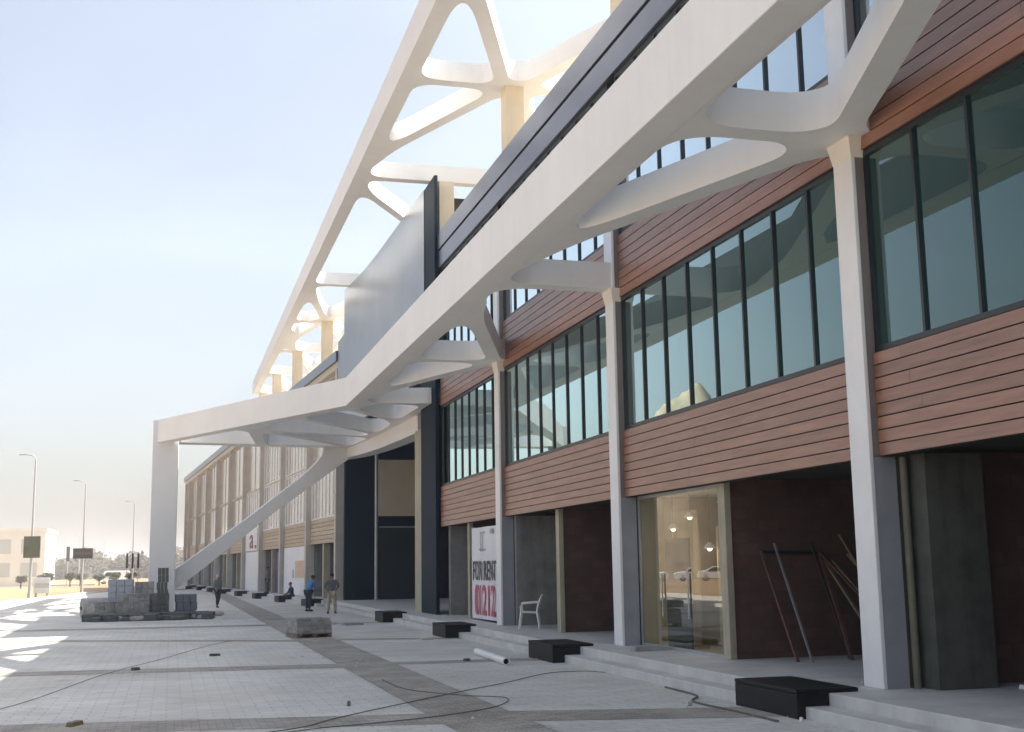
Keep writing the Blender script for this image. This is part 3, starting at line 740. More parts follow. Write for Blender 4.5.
fr = empty('metal_door_frame', (10.2, 18.07, .3), 0, 'rusty metal door frame leaning in the dark open shop', 'frame')
mb = MB(); mb.bar((-.47, 0, 0), (-.6, .85, 1.78), .05, .04); mb.build('side_post', MT['rust'], fr)
mb = MB(); mb.bar((.45, -.1, 0), (.5, .85, 1.74), .05, .04); mb.build('side_post', MT['rust'], fr)
mb = MB(); mb.bar((-.62, .87, 1.76), (.58, .87, 1.72), .05, .05); mb.build('head_rail', MT['frame'], fr)
for i, (p, q, w, m, lb) in enumerate([
    ((9.95, 18.0, .3), (9.85, 18.92, 2.2), .035, 'steel', 'thin grey steel bar leaning left of the timber lengths'),
    ((11.1, 17.6, .3), (10.75, 18.92, 1.95), .06, 'timber', 'dark timber length leaning in the open shop, leftmost of the timbers'),
    ((11.5, 17.4, .3), (10.95, 18.92, 1.9), .07, 'timber', 'pale timber length leaning in the open shop, middle of the timbers'),
    ((11.9, 17.3, .3), (11.25, 18.92, 2.0), .08, 'timber', 'broad timber length leaning nearest the front column'),
    ((11.7, 17.9, .3), (11.1, 18.93, 2.35), .05, 'timber', 'long thin timber length leaning behind the pale one'),
    ((11.3, 17.0, .3), (10.7, 18.93, 2.05), .045, 'rust', 'dark rusty bar leaning across the timber lengths'),
    ((10.75, 18.2, .3), (10.55, 18.93, 2.2), .04, 'soffit', 'dark bar leaning just right of the rusty door frame'),
    ((11.0, 16.9, .3), (10.85, 17.1, .95), .05, 'steel', 'short steel offcut propped low in the open shop')]):
    o = MB().bar(p, q, w, w * .6).build('leaning_bar', MT[m]); tag(o, lb, 'bar', 'bars leaning in the open shop')
o = MB().box(10.6, 10.95, 16.75, 16.95, .3, .42).build('concrete_block', MT['curb'], bevel=.01); tag(o, 'pale concrete block lying on the open shop floor', 'block')

# ------------------------------------------------------------------ litter on the plaza
tb = empty('plastic_tube', (6.33, 24.6, .0), R(-3), 'white plastic tube roll lying on the paving near the steps', 'tube')
mb = MB(); n = 20; vv = []; ff = []
for r_, y in ((.075, -1.5), (.075, 1.5), (.055, 1.5), (.055, -1.5)):
    for k in range(n): t = 2 * math.pi * k / n; vv.append((r_ * math.cos(t), y, .078 + r_ * math.sin(t)))
for i in range(4):
    for k in range(n): k2 = (k + 1) % n; ff.append((i * n + k, i * n + k2, ((i + 1) % 4) * n + k2, ((i + 1) % 4) * n + k))
mb.add(vv, ff); mb.build('pipe', MT['plastic'], tb, smooth=40)
MB().tube([(0, -1.42, .078), (0, -1.3, .078)], .054, 16).build('end_plug', MT['black_stone'], tb)

def cable(pts, name, lb, r=.007):
    P = spline([(x, y, .022) for x, y in pts], 8)
    o = MB().tube(P, r, 6).build(name, MT['cable'], smooth=60); return tag(o, lb, 'cable')
cable([(-.6, 13.9), (.6, 14.6), (1.55, 15.2), (2.15, 16.05), (3.94, 18.15), (5.27, 19.6), (6.4, 20.95), (7.1, 21.1), (7.40, 20.7)], 'cable', 'dark cable curving from the lower edge up to the steps')
cable([(-.4, 13.3), (1.5, 14.9), (2.54, 15.3), (3.41, 15.7), (4.28, 16.4), (4.7, 17.4), (4.2, 18.0), (3.6, 19.2), (3.5, 21)], 'cable', 'dark cable looping over the brown paving band')
cable([(-3.6, 17.4), (-2.24, 18.85), (-1.15, 24.2), (-.1, 28.0), (.88, 31.9), (1.6, 34)], 'cable', 'thin cable running across the grey paving at left', .005)
cable([(7.36, 17.9), (7.3, 16.6), (6.95, 15.9), (7.0, 14.6), (7.02, 13.6)], 'cable', 'thick black hose lying beside the nearest plinth', .013)

def paver_pallet(loc, rz, nx, ny, nz, lb, bw=.2, bl=.1, bh=.08, drop=0.12):
    root = empty('paver_pallet', loc, rz, lb, 'paver stack', 'stacks of paving blocks')
    mb = MB(); Wd, Ln = nx * bw, ny * bl
    for i in range(7):
        y = -Ln / 2 + Ln * i / 6; mb.box(-Wd / 2, Wd / 2, y - .045, y + .045, .10, .12)
    for x in (-Wd / 2 + .05, 0, Wd / 2 - .05): mb.box(x - .05, x + .05, -Ln / 2, Ln / 2, .005, .099)
    mb.build('pallet', MT['pallet'], root)
    mb = MB()
    for k in range(nz):
        for i in range(nx):
            for j in range(ny):
                if k == nz - 1 and random.random() < drop * 3: continue
                x = -Wd / 2 + bw * (i + .5) + random.uniform(-.006, .006); y = -Ln / 2 + bl * (j + .5) + random.uniform(-.004, .004); z = .122 + bh * k
                mb.box(x - bw / 2 + .004, x + bw / 2 - .004, y - bl / 2 + .003, y + bl / 2 - .003, z, z + bh - .003)
    mb.build('paver_load', MT['block'], root); return root
paver_pallet((3.78, 35.1, .005), R(12), 5, 10, 5, 'loose pallet of grey pavers alone on the brown paving band')
paver_pallet((-1.4, 51.6, .005), R(4), 6, 10, 11, 'left one of the two tall square grey block stacks before the corner post')
paver_pallet((-.55, 52.0, .005), R(-5), 5, 10, 11, 'right one of the two tall square grey block stacks before the corner post')
paver_pallet((-2.55, 52.4, .005), R(20), 5, 9, 7, 'low untidy grey block stack at the left end of the pile')
def crate_stack(loc, w, dp_, h, m, lb, name, rz=0):
    root = empty(name, loc, rz, lb, 'stack')
    k = max(1, int(round(h / .28)))
    for i in range(k):
        j = random.uniform(-.03, .03)
        mb = MB()
        for q in range(3): mb.box(-w / 2 + j + w / 3 * q + .006, -w / 2 + j + w / 3 * (q + 1) - .006, -dp_ / 2, dp_ / 2, i * h / k + .002, (i + 1) * h / k - .004)
        mb.build('course', MT[m], root, bevel=.012)
    return root
crate_stack((-.28, 51.0, .004), .42, .5, 2.0, 'block_dark', 'tall narrow dark block pillar standing before the white corner post', 'block_pillar')
crate_stack((-1.05, 53.6, .004), .75, .6, 1.45, 'block', 'grey block stack rising behind the two square stacks', 'block_stack', R(5))
crate_stack((-1.95, 54.2, .004), 1.0, .6, 1.55, 'tarp', 'pale blue grey wrapped stack behind the left square stack', 'wrapped_stack', R(-4))
crate_stack((.62, 51.2, .004), .8, .6, .95, 'blue_plastic', 'blue grey tarpaulin covered stack right of the corner post', 'covered_stack', R(6))
def bag(p, rz, lb, m='block', grp='filled bags at the foot of the pile', s=1.0):
    mb = MB(); nu, nv = 12, 8; v = []; f = []
    for j in range(nv + 1):
        ph = -math.pi / 2 + math.pi * j / nv
        for i in range(nu):
            t = 2 * math.pi * i / nu; cx, cy = math.cos(t), math.sin(t)
            sg = lambda q: math.copysign(abs(q) ** .55, q)
            v.append((.36 * s * sg(cx) * math.cos(ph) ** .6, .24 * s * sg(cy) * math.cos(ph) ** .6, .12 * s * (1 + math.copysign(abs(math.sin(ph)) ** .8, math.sin(ph))) + .01 * math.sin(i * 2.3 + j)))
    for j in range(nv):
        for i in range(nu): f.append((j * nu + i, j * nu + (i + 1) % nu, (j + 1) * nu + (i + 1) % nu, (j + 1) * nu + i))
    o = mb.add(v, f).build('cement_bag', MT[m], smooth=60); o.location = p; o.rotation_euler = (0, 0, rz); return tag(o, lb, 'bag', grp)
for i, (x, y, z, a, lb, m) in enumerate([(-2.0, 49.8, .004, .3, 'grey bag at the left foot of the block pile', 'block'), (-1.2, 49.6, .004, -.2, 'grey bag in front of the left square block stack', 'block'),
        (-.5, 49.7, .004, .5, 'dark bag in front of the dark block pillar', 'block_dark'), (.3, 49.6, .004, .1, 'dark bag in front of the blue grey covered stack', 'block_dark'),
        (1.15, 50.0, .004, -.4, 'grey bag at the right foot of the block pile', 'block'), (1.5, 52.0, .004, .7, 'pale bag lying right of the covered stack', 'curb'), (1.9, 53.0, .004, .2, 'pale bag lying farthest right behind the pile', 'curb')]):
    bag((x, y, z), a, lb, m, s=.85)
o = MB()
for i in range(120):
    x = random.uniform(-3.0, 1.5); y = 50.4 + random.uniform(-.9, .9); s_ = random.uniform(.09, .24)
    o.obox((x, y, s_ * .6), (s_, random.uniform(-.05, .05), 0), (random.uniform(-.05, .05), s_ * .7, .02), (0, -.02, s_ * .6))
tag(o.build('rubble_heap', MT['block_dark']), None, None, None, 'stuff')
rl = empty('mesh_roll', (-3.0, 54.0, .0), R(15), 'round grey roll of mesh left of the square block stacks', 'roll')
mb = MB()
for i in range(4): mb.tube([(-.5, 0, .42), (.5, 0, .42)], [.40 - .03 * i] * 2, 20, cap=(i == 0))
mb.build('roll_body', MT['block'], rl, smooth=40)
MB().tube([(-.56, 0, .42), (.56, 0, .42)], .06, 10).build('core_tube', MT['frame'], rl)
for i, (x, y, w, l_, rz, m, lb) in enumerate([(-5.5, 60, .5, 2.4, .2, 'curb', 'pale board lying on sunlit paving left of the block pile'), (-6.5, 64, .6, 2.6, -.1, 'far_wall', 'white board lying far left on the sunlit plaza'),
        (-1.1, 16.6, .09, .34, 1.2, 'timber', 'short timber offcut lying at the lower left'), (2.45, 17.5, .05, .24, 1.4, 'cable', 'thin dark offcut lying on grey paving left of the brown band'),
        (6.75, 15.6, .05, .09, .3, 'curb', 'small white chip lying on the ground left of the nearest plinth'), (7.3, 13.55, .04, .08, .9, 'plastic', 'small white cup piece in front of the nearest plinth'),
        (6.5, 32.0, .12, .4, .4, 'curb', 'pale stone scrap on the paving below the banner plinth'), (5.9, 41.5, .5, .7, .2, 'block', 'grey stone slab scrap lying near the entrance plinth'), (5.2, 42.3, .35, .5, .7, 'curb', 'pale stone scrap lying left of the entrance plinth'),
        (10.2, 13.2, .1, .2, .4, 'plastic', 'crumpled white scrap on the landing right of the front column'), (8.6, 21.6, .35, .7, 0, 'block', 'flat grey slab lying in front of the storefront door'),
        (1.0, 28.5, .1, .25, .5, 'block_dark', 'small dark stone scrap on the middle of the grey paving'), (-.6, 25.2, .08, .2, .9, 'block_dark', 'small dark stone scrap on the cross paving band'), (5.8, 24.5, .09, .2, .9, 'block_dark', 'small dark lump lying left of the white tube')]):
    mb = MB(); h = .05 if l_ < .5 else .07
    mb.add([(-l_/2, -w/2, 0), (l_/2, -w*.45, 0), (l_*.48, w/2, 0), (-l_*.46, w*.46, 0), (-l_*.47, -w*.42, h), (l_*.46, -w*.4, h*.9), (l_*.42, w*.44, h), (-l_*.42, w*.4, h*1.1)],
           [(0, 1, 2, 3), (4, 5, 6, 7), (0, 1, 5, 4), (1, 2, 6, 5), (2, 3, 7, 6), (3, 0, 4, 7)])
    o = mb.build('scrap', MT[m], bevel=.004); o.location = (x, y, .302 if x > 7.9 else .009); o.rotation_euler = (0, 0, rz); tag(o, lb, 'scrap')

mb = MB()
for i in range(420):                                    # chips, grit and crumbs of mortar left on the paving
    t = random.random()
    if t < .4: x, y = random.uniform(6.6, 7.42), random.uniform(12, 40)
    elif t < .75: x, y = random.gauss(3.8, .6), random.uniform(13, 40)
    elif t < .88: x, y = random.uniform(-4, 7), random.uniform(13, 48)
    else: x, y = random.uniform(8.0, 8.9), random.uniform(11, 40)
    e = random.uniform(.008, .022) * (1.8 if random.random() < .08 else 1); z = (.302 if x > 7.9 else .009)
    a = random.uniform(0, 3.1); c_, s_ = math.cos(a) * e, math.sin(a) * e
    mb.add([(x + c_, y + s_, z), (x - s_ * .8, y + c_ * .8, z), (x - c_, y - s_, z), (x + s_ * .9, y - c_ * .9, z), (x + c_ * .2, y + s_ * .3, z + e * .9)], [(0, 1, 4), (1, 2, 4), (2, 3, 4), (3, 0, 4), (0, 3, 2, 1)])
tag(mb.build('grit', MT['curb']), None, None, None, 'stuff')

# ------------------------------------------------------------------ people
def skin_mesh(name, verts, edges, radii, root=0, sub=1):
    me = bpy.data.meshes.new(name); me.from_pydata(verts, edges, [])
    o = bpy.data.objects.new(name, me); COL.objects.link(o)
    md = o.modifiers.new('skin', 'SKIN'); md.use_smooth_shade = True
    sv = me.skin_vertices[0].data
    for i, r_ in enumerate(radii): sv[i].radius = (r_, r_) if not isinstance(r_, tuple) else r_; sv[i].use_root = (i == root)
    ss = o.modifiers.new('sub', 'SUBSURF'); ss.levels = sub; ss.render_levels = sub
    dg = bpy.context.evaluated_depsgraph_get(); dg.update()
    nm = bpy.data.meshes.new_from_object(o.evaluated_get(dg)); bpy.data.objects.remove(o)
    return nm
def mesh_obj(name, me, m, parent):
    me.materials.clear(); me.materials.append(m)
    o = bpy.data.objects.new(name, me); COL.objects.link(o); o.parent = parent; return o
def person(loc, rz, lb, shirt, trousers, pose, scale=.96, scarf=None):
    """Faces local -Y. pose gives joints that differ from standing."""
    root = empty('person', loc, rz, lb, 'person'); root.scale = (scale,) * 3
    J = dict(pelvis=(0, 0, .93), waist=(0, .01, 1.08), chest=(0, .0, 1.30), neck=(0, 0, 1.47), headb=(0, -.015, 1.56), head=(0, -.02, 1.64), top=(0, -.01, 1.71))
    for s_, n_ in ((-1, 'r'), (1, 'l')):
        J.update({'sh' + n_: (s_ * .18, 0, 1.41), 'el' + n_: (s_ * .23, .03, 1.13), 'wr' + n_: (s_ * .24, -.05, .88), 'hip' + n_: (s_ * .095, 0, .90), 'kn' + n_: (s_ * .105, -.02, .50), 'an' + n_: (s_ * .11, .02, .09), 'to' + n_: (s_ * .125, -.15, .03)})
    J.update(pose)
    names = list(J); V = [J[k] for k in names]; ix = {k: i for i, k in enumerate(names)}
    E = [('pelvis', 'waist'), ('waist', 'chest'), ('chest', 'neck'), ('neck', 'headb'), ('headb', 'head'), ('head', 'top')]
    rad = dict(pelvis=(.12, .085), waist=(.10, .075), chest=(.11, .075), neck=.05, headb=(.07, .085), head=(.078, .098), top=(.055, .065))
    for n_ in 'rl':
        E += [('chest', 'sh' + n_), ('sh' + n_, 'el' + n_), ('el' + n_, 'wr' + n_), ('pelvis', 'hip' + n_), ('hip' + n_, 'kn' + n_), ('kn' + n_, 'an' + n_), ('an' + n_, 'to' + n_)]
        rad.update({'sh' + n_: .052, 'el' + n_: .044, 'wr' + n_: .03, 'hip' + n_: .08, 'kn' + n_: .055, 'an' + n_: .042, 'to' + n_: .036})
    E = [(ix[a], ix[b]) for a, b in E]; RD = [rad[k] for k in names]
    # hands: palm and five fingers
    for n_, s_ in (('r', -1), ('l', 1)):
        w = Vector(J['wr' + n_]); d_ = (w - Vector(J['el' + n_])).normalized(); sd = d_.cross(Vector((s_, 0, 0)))
        if sd.length < .1: sd = Vector((0, -1, 0))
        sd.normalize(); V.append(tuple(w + d_ * .07)); RD.append((.034, .018)); pi = len(V) - 1; E.append((ix['wr' + n_], pi))
        inn = sd.cross(d_)
        for k, (off, ln) in enumerate(((-.027, .075), (-.009, .088), (.009, .082), (.027, .065))):
            a_ = w + d_ * .10 + sd * off; b_ = a_ + d_ * ln * .6 - inn * s_ * .01; c_ = b_ + d_ * ln * .35 - inn * s_ * .025
            for q in (a_, b_, c_): V.append(tuple(q)); RD.append(.0085)
            m_ = len(V); E += [(pi, m_ - 3), (m_ - 3, m_ - 2), (m_ - 2, m_ - 1)]
        a_ = w + d_ * .05 - sd * .04; b_ = a_ + d_ * .05 - sd * .02
        for q in (a_, b_): V.append(tuple(q)); RD.append(.010)
        m_ = len(V); E += [(pi, m_ - 2), (m_ - 2, m_ - 1)]
    body = mesh_obj('body', skin_mesh('body', V, E, RD, 0), MT['skin'], root)
    H = Vector(J['head'])
    fwd = Vector((0, -1, 0))
    # face details are parts of the head
    mb = MB().obox(H + Vector((0, -.105, -.005)), (.011, 0, 0), (0, .018, 0), (0, .008, .024)); mb.build('nose', MT['skin'], root, bevel=.006)
    for s_ in (-1, 1):
        ball('eye', H + Vector((s_ * .032, -.092, .02)), (.012, .008, .009), MT['hair'], root, n=8)
        ball('ear', H + Vector((s_ * .085, .01, 0)), (.012, .025, .034), MT['skin'], root, n=8)
    MB().obox(H + Vector((0, -.09, -.055)), (.024, 0, 0), (0, .006, 0), (0, 0, .005)).build('mouth', MT['rust'], root)
    if scarf: ball('head_scarf', H + Vector((0, .03, .02)), (.115, .11, .14), scarf, root)
    else: ball('hair', H + Vector((0, .025, .045)), (.093, .095, .085), MT['hair'], root)
    def cloth(name, keys, edges, rr, m, rt=0):
        VV = [J[k] for k in keys]; EE = [(keys.index(a), keys.index(b)) for a, b in edges]
        return mesh_obj(name, skin_mesh(name, VV, EE, rr, rt), m, root)
    J['mer'] = tuple((Vector(J['elr']) * .6 + Vector(J['wrr']) * .4)); J['mel'] = tuple((Vector(J['ell']) * .6 + Vector(J['wrl']) * .4))
    cloth('shirt', ['waist', 'chest', 'pelvis', 'shr', 'shl', 'elr', 'ell', 'mer', 'mel', 'neck'], [('pelvis', 'waist'), ('waist', 'chest'), ('chest', 'shr'), ('chest', 'shl'), ('shr', 'elr'), ('shl', 'ell'), ('elr', 'mer'), ('ell', 'mel'), ('chest', 'neck')],
          [(.16, .13), (.18, .135), (.175, .14), .085, .085, .066, .066, .06, .06, .068], shirt)
    for n_ in 'rl': J['cu' + n_] = tuple(Vector(J['an' + n_]) + Vector((0, 0, .02)))
    cloth('trousers', ['pelvis', 'hipr', 'hipl', 'knr', 'knl', 'cur', 'cul'], [('pelvis', 'hipr'), ('pelvis', 'hipl'), ('hipr', 'knr'), ('hipl', 'knl'), ('knr', 'cur'), ('knl', 'cul')], [(.165, .125), .115, .115, .085, .085, .07, .07], trousers)
    for n_ in 'rl':
        a_ = Vector(J['an' + n_]); t_ = Vector(J['to' + n_])
        MB().tube([a_ + Vector((0, .05, -.04)), (a_ + t_) / 2 + Vector((0, 0, -.005)), t_ + Vector((0, -.03, .005))], [.05, .052, .035], 8).build('shoe', MT['shoe'], root, smooth=60)
    return root
def cloth_m(n, c): return mat(n, c, .85, .12, 12, .2, 40)
person((2.3, 63.5, .004), R(25), 'person walking with pale headscarf and grey green shirt on the plaza', cloth_m('green_grey_cloth', (.16, .20, .19)), cloth_m('dark_cloth', (.03, .032, .04)),
       dict(knr=(-.1, -.16, .52), anr=(-.11, -.18, .12), tor=(-.12, -.34, .06), knl=(.1, .05, .5), anl=(.11, .26, .12), tol=(.12, .12, .03), wrr=(-.22, -.25, .98), wrl=(.26, .15, .92), elr=(-.23, -.02, 1.13), ell=(.24, .08, 1.14)), scarf=cloth_m('scarf_cloth', (.46, .40, .46)), scale=.93)
person((6.55, 52.1, .004), R(170), 'standing man in grey patterned shirt and pale beige trousers', mat('grey_pattern_cloth', (.12, .125, .13), .85, .5, 14), cloth_m('beige_cloth', (.42, .36, .28)),
       dict(elr=(-.30, .06, 1.20), wrr=(-.20, -.10, 1.05), ell=(.30, .06, 1.20), wrl=(.20, -.10, 1.05), anr=(-.16, .02, .09), tor=(-.18, -.13, .03), anl=(.16, .02, .09), tol=(.18, -.13, .03), knr=(-.13, -.02, .5), knl=(.13, -.02, .5)), scale=.95)
person((5.95, 55.6, .004), R(120), 'man in bright blue shirt and dark trousers leaning forward', cloth_m('blue_cloth', (.07, .24, .48)), cloth_m('navy_cloth', (.02, .03, .06)),
       dict(waist=(0, -.03, 1.07), chest=(0, -.12, 1.27), neck=(0, -.19, 1.42), headb=(0, -.24, 1.50), head=(0, -.27, 1.57), top=(0, -.28, 1.64), shr=(-.18, -.16, 1.37), shl=(.18, -.16, 1.37), elr=(-.22, -.22, 1.10), ell=(.22, -.22, 1.10), wrr=(-.18, -.38, .98), wrl=(.18, -.38, .98)), scale=.94)
SEAT = dict(pelvis=(0, .05, .46), waist=(0, .05, .62), chest=(0, .0, .84), neck=(0, -.03, 1.01), headb=(0, -.06, 1.10), head=(0, -.07, 1.18), top=(0, -.06, 1.25),
            shr=(-.18, 0, .95), shl=(.18, 0, .95), elr=(-.24, -.08, .70), ell=(.24, -.08, .70), wrr=(-.14, -.32, .60), wrl=(.14, -.32, .60),
            hipr=(-.1, .02, .45), hipl=(.1, .02, .45), knr=(-.13, -.42, .47), knl=(.13, -.42, .47), anr=(-.13, -.40, .09), anl=(.13, -.40, .09), tor=(-.14, -.56, .03), tol=(.14, -.56, .03))
Rw = Matrix.Rotation(WA, 3, 'Z')
p = WO + Rw @ Vector((-.75, 10.6, .30))
sx = person((p.x, p.y, -.12), R(-75), 'person in dark navy clothes sitting low on the wing step', cloth_m('dark_navy_cloth', (.02, .035, .08)), cloth_m('black_cloth', (.02, .02, .025)), dict(SEAT, anr=(-.13, -.40, .22), anl=(.13, -.40, .22), tor=(-.14, -.56, .16), tol=(.14, -.56, .16)), scale=.95)
p = WO + Rw @ Vector((-.4, 22.3, .302))
person(p, R(-80), 'slim person in brown grey standing before the purple doorway', cloth_m('brown_cloth', (.16, .11, .09)), cloth_m('grey_cloth', (.06, .06, .065)), {}, scale=.98)

# ------------------------------------------------------------------ street lamps, signs, cars, far things
def lamp():
    root = empty('street_lamp')
    MB().tube([(0, 0, 0), (0, 0, 5), (0, 0, 10.0)], [.11, .085, .06], 10).build('pole', MT['lamp_pole'], root, smooth=40)
    MB().tube([(0, 0, 9.98), (-.07, 0, 10.2), (-.25, 0, 10.34), (-.6, 0, 10.40)], .045, 8).build('arm', MT['lamp_pole'], root, smooth=60)
    mb = MB(); mb.obox((-.85, 0, 10.40), (.30, 0, .02), (0, .13, 0), (0, 0, .05)); mb.build('lamp_head', MT['lamp_pole'], root, bevel=.03)
    MB().tube([(0, 0, 0), (0, 0, .5)], .16, 10).build('base', MT['lamp_pole'], root)
    return root
L0 = lamp(); first = True
for (x, y, lb) in ((-9.72, 95, 'nearest and tallest street lamp at far left of the sky'), (-7.95, 122, 'middle street lamp, second from the left'), (-4.5, 158, 'pale street lamp just left of the white corner post')):
    o = L0 if first else copy_tree(L0); first = False; o.location = (x, y, 0); tag(o, lb, 'street lamp', 'street lamps beyond the plaza')
fl = ['left', 'second', 'third', 'fourth', 'last']
for k, (x, y) in enumerate([(-30, 300), (-26, 330), (-21, 310), (-17, 345), (-24, 390)]):
    o = copy_tree(L0); o.location = (x, y, 0); tag(o, 'tiny distant street lamp above the far tree line', 'street lamp', 'distant street lamps')

def sign(loc, w, h, z, m, lb, rz=0, legs=1, lm='lamp_pole', band=None):
    root = empty('billboard', loc, rz, lb, 'billboard')
    xs = [0] if legs == 1 else [-w * .35, w * .35]
    for x in xs: MB().tube([(x, .08, 0), (x, .08, z + h * .8)], .08, 8).build('leg', MT[lm], root)
    MB().box(-w / 2, w / 2, -.06, .06, z, z + h).build('board', MT[m], root, bevel=.02)
    if band: MB().box(-w * .44, w * .44, -.07, -.062, z + h * .35, z + h * .65).build('printed_panel', MT[band], root)
    return root
sign((-9.4, 92, 0), 1.1, 1.5, 2.9, 'leaf', 'dark green board on a pole beside the tall street lamp', 0, 1)
sign((-7.9, 121, 0), 1.75, .95, 3.1, 'soffit', 'dark brown board on a pole in front of the middle street lamp', 0, 1, band='rust')
sign((-9.2, 98, 0), 1.15, 1.15, .35, 'banner', 'small white and blue low board on the sand', 0, 2, band='far_window')
sign((-15.2, 200, 0), .5, 2.2, 3.5, 'soffit', 'narrow dark hanging board before the white far building', 0, 1)
for k in range(3): tag(MB().box(-4.9 + k * .62 - .11, -4.9 + k * .62 + .11, 150, 150.2, 2.2, 3.9).build('flag_board', MT['soffit']), 'narrow dark upright board left of the corner post, one of three', 'board', 'upright boards by the far lamp')
for k in range(3):
    o = [q for q in COL.objects if q.name.startswith('flag_board')][k]
    MB().tube([(-4.9 + k * .62, 150.1, 0), (-4.9 + k * .62, 150.1, 2.2)], .04, 6).build('pole', MT['lamp_pole'], o)

fb = empty('white_building', (-28, 205, 0), 0, 'low white building beyond the sand at the left edge', 'building')
MB().box(-16, 9.0, 0, 18, 0, 8.2).build('wall', MT['far_wall'], fb)
MB().box(-16.3, 9.3, -.3, 18.3, 8.203, 8.7).build('parapet', MT['far_wall'], fb)
for i in range(6):
    for j in range(2):
        w_ = MB().box(-14 + i * 3.9, -11.6 + i * 3.9, -.06, .1, 1.2 + 3.6 * j, 3.4 + 3.6 * j).build('window', MT['far_window'], fb)

def leaf_cluster(mb, c, r, n, s):
    for _ in range(n):
        while True:
            p = Vector((random.uniform(-1, 1), random.uniform(-1, 1), random.uniform(-1, 1)))
            if p.length < 1: break
        p = Vector(c) + Vector((p.x * r[0], p.y * r[1], p.z * r[2]))
        a = Vector((random.gauss(0, 1), random.gauss(0, 1), random.gauss(0, 1))).normalized(); b = a.orthogonal().normalized(); e = s * random.uniform(.6, 1.3)
        mb.add([p - a * e, p + b * e * .55, p + a * e, p - b * e * .55], [(0, 1, 2, 3)])
def bush_tree(loc, h, w, lb):
    root = empty('small_tree', loc, random.uniform(0, 6), lb, 'tree', 'small trees along the far sand')
    mb = MB(); mb.tube([(0, 0, 0), (.03, .02, h * .35), (0, .05, h * .7)], [.11, .08, .03], 7)
    for k in range(4):
        t = k * 1.6; mb.tube([(0, 0, h * .35), (math.cos(t) * w * .3, math.sin(t) * w * .3, h * .65)], [.05, .02], 5)
    mb.build('trunk', MT['bark'], root, smooth=60)
    mb = MB()
    for k in range(7):
        t = k * 2.4; rr = w * .3 * (.4 + .6 * random.random()); leaf_cluster(mb, (math.cos(t) * rr, math.sin(t) * rr, h * (.55 + .3 * random.random())), (w * .28, w * .28, h * .17), 90, .11)
    mb.build('crown', MT['leaf'], root); return root
tl = [(-24.6, 150, 3.0, 2.4, 'leftmost small dark tree before the white building'), (-22.0, 152, 3.0, 2.6, 'second small dark tree before the white building'), (-20.6, 141, 2.6, 2.4, 'small dark tree beside the tall street lamp'),
      (-17.4, 160, 2.2, 1.8, 'small tree right of the white building'), (-15.6, 165, 2.3, 1.6, 'thin small tree right of the white building'), (-14.4, 160, 2.6, 2.2, 'round small tree left of the dark brown board'),
      (-12.5, 170, 2.4, 1.9, 'small tree under the dark brown board'), (-11.4, 172, 2.5, 1.9, 'small tree just right of the dark brown board'), (-9.2, 175, 2.2, 2.2, 'low tree in the middle of the far sand'),
      (-7.0, 170, 2.4, 2.0, 'low tree left of the three upright boards'), (-4.9, 165, 2.5, 2.0, 'small tree nearest the white corner post')]
for x, y, h_, w_, lb in tl: bush_tree((x, y, 0), h_ * .72, w_ * .8, lb)
mb = MB()
for i in range(170):
    x = -75 + i * .62; y = 330 + random.uniform(-12, 12); hh = random.uniform(6.0, 8.5) * (.85 + .15 * math.sin(i * .37))
    leaf_cluster(mb, (x, y, hh * .48), (2.4, 3.5, hh * .5), 110, .6)
tag(mb.build('far_tree_belt', MT['leaf_far']), None, None, None, 'stuff')

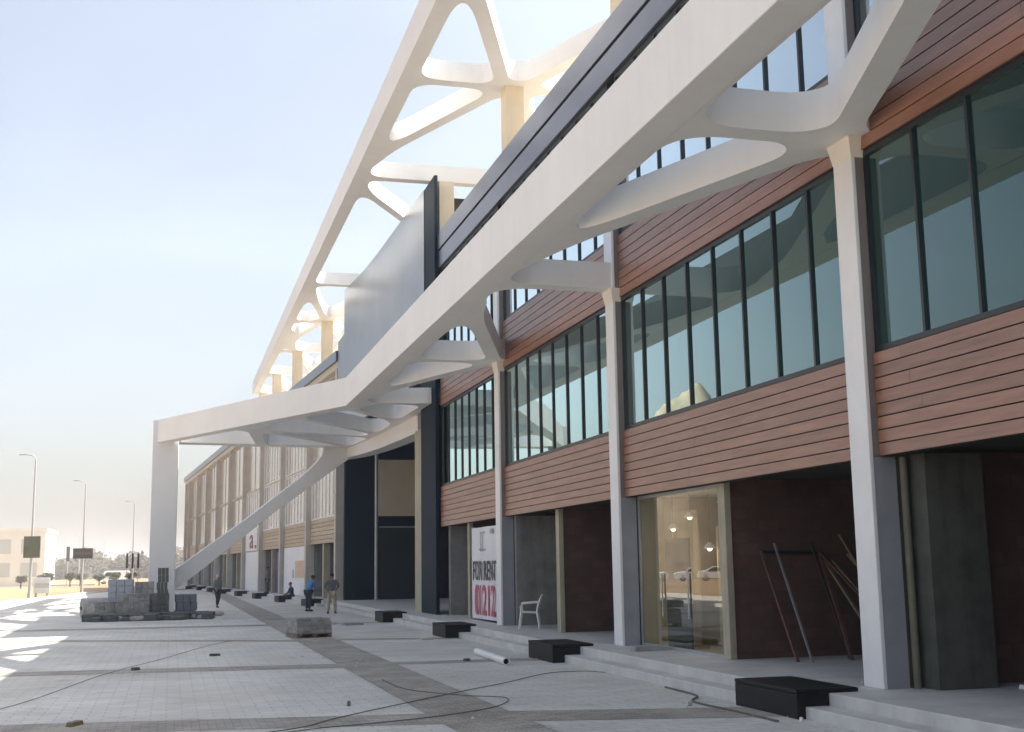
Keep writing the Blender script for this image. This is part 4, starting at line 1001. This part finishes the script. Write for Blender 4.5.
def car(loc, rz, lb, grp=None, van=False):
    root = empty('parked_van' if van else 'parked_car', loc, rz, lb, 'van' if van else 'car', grp)
    L_, Wd = 4.5, 1.78
    prof = [(-2.25, .35), (-2.28, .72), (-2.1, .92), (-1.2, 1.0), (-.55, 1.42), (.7, 1.46), (1.5, 1.05), (2.15, .98), (2.25, .7), (2.25, .35)] if not van else \
           [(-2.3, .35), (-2.32, .85), (-1.9, 1.15), (-1.35, 1.85), (-1.0, 1.95), (2.2, 1.95), (2.28, 1.7), (2.3, .35)]
    n = len(prof); sec = [(-1, .86), (-.96, 1), (.96, 1), (1, .86)]; v = []; f = []
    for s_, k in ((-1, 0), (-.93, 1), (.93, 2), (1, 3)):
        for x, z in prof:
            inset = .1 * max(0, (z - .9) / .5) if True else 0
            zz_ = z if k in (1, 2) else z - .05
            v.append((x * (1 if k in (1, 2) else .985), s_ * (Wd / 2 - inset), max(.3, zz_)))
    for k in range(3):
        for i in range(n): j = (i + 1) % n; f.append((k * n + i, k * n + j, (k + 1) * n + j, (k + 1) * n + i))
    f.append(tuple(range(n))); f.append(tuple(3 * n + i for i in range(n))[::-1])
    MB().add(v, f).build('body', MT['car_white'], root, smooth=35)
    if not van:
        g = MB()
        for s_ in (-1, 1): g.add([(-1.0, s_ * .9, .98), (1.25, s_ * .9, 1.0), (.65, s_ * .815, 1.38), (-.5, s_ * .815, 1.36)], [(0, 1, 2, 3)])
        g.add([(-1.22, -.72, 1.02), (-1.22, .72, 1.02), (-.6, .66, 1.41), (-.6, -.66, 1.41)], [(0, 1, 2, 3)]); g.add([(1.5, -.72, 1.07), (1.5, .72, 1.07), (.75, .66, 1.455), (.75, -.66, 1.455)], [(0, 1, 2, 3)])
    else:
        g = MB()
        for s_ in (-1, 1): g.add([(-1.4, s_ * .895, 1.15), (.9, s_ * .895, 1.15), (.9, s_ * .81, 1.72), (-1.15, s_ * .81, 1.72)], [(0, 1, 2, 3)])
        g.add([(-1.9, -.75, 1.18), (-1.9, .75, 1.18), (-1.37, .68, 1.83), (-1.37, -.68, 1.83)], [(0, 1, 2, 3)])
    o = g.build('windows', MT['car_glass'], root)
    for x in (-1.4, 1.4):
        for s_ in (-1, 1):
            w = empty('wheel', (x, s_ * .78, .33)); w.parent = root
            MB().tube([(0, -.1, 0), (0, .1, 0)], .33, 18).build('tyre', MT['tyre'], w, smooth=40)
            MB().tube([(0, s_ * .09, 0), (0, s_ * .115, 0)], .2, 14).build('rim', MT['steel'], w)
    for s_ in (-1, 1):
        MB().obox((-2.2, s_ * .62, .72), (.07, 0, 0), (0, .17, 0), (0, 0, .07)).build('headlight', MT['plastic'], root, bevel=.02)
        MB().obox((2.2, s_ * .66, .8), (.07, 0, 0), (0, .13, 0), (0, 0, .09)).build('taillight', MT['red_lens'], root, bevel=.02)
    return root
car((-8.3, 196, 0), R(10), 'white van parked on the sand behind the block stacks', van=True)
car((.9, 128, .004), R(86), 'white car parked just right of the white corner post')
C0 = car((-24, 122, 0), R(23), 'white car parked in the row across the plaza, seen in the storefront glass', 'cars parked across the plaza')
for k in range(6):
    o = copy_tree(C0); o.location = (-28.6 - 4.7 * k, 120.1 - 2.0 * k, 0); o.rotation_euler = (0, 0, R(23 + 180 * (k % 2) + random.uniform(-3, 3)))

# rocky mounds across the plaza (mirrored in the window glass)
def mound(loc, a, b, h, lb, seed):
    rnd = np.random.RandomState(seed); n = 40; mb = MB(); v = []; f = []
    ph = rnd.rand(8) * 6
    for i in range(n + 1):
        for j in range(n + 1):
            x, y = -1 + 2 * i / n, -1 + 2 * j / n; r_ = math.hypot(x, y)
            e = max(0, 1 - r_ ** 3.2) ** .7
            k = 1 + .10 * math.sin(5 * x + ph[0]) * math.cos(4 * y + ph[1]) + .05 * math.sin(11 * x + ph[2] + 3 * y) + .05 * math.cos(13 * y + ph[3] - 4 * x) + rnd.uniform(-.02, .02)
            v.append((x * a, y * b, h * e * k - .3))
    for i in range(n):
        for j in range(n): f.append((i * (n + 1) + j, (i + 1) * (n + 1) + j, (i + 1) * (n + 1) + j + 1, i * (n + 1) + j + 1))
    o = mb.add(v, f).build('rocky_mound', MT['rock'], smooth=60); o.location = loc; o['kind'] = 'structure'; return o
mound((-45, 141, 0), 10, 12, 21, '', 3)
mound((-39, 172, 0), 12, 14, 18, '', 5)

# ------------------------------------------------------------------ haze: even thin air round the whole scene
hm = bpy.data.materials.new('haze_air'); hm.use_nodes = True
n = hm.node_tree.nodes; n.remove(n['Principled BSDF'])
pv = n.new('ShaderNodeVolumePrincipled'); pv.inputs['Density'].default_value = 0.0014; pv.inputs['Color'].default_value = (1.0, 0.97, 0.94, 1); pv.inputs['Anisotropy'].default_value = 0.2
hm.node_tree.links.new(pv.outputs[0], n['Material Output'].inputs['Volume'])
o = MB().box(-1550, 1550, -550, 2450, -2.0, 24.0).build('haze', hm); tag(o, None, None, None, 'stuff')
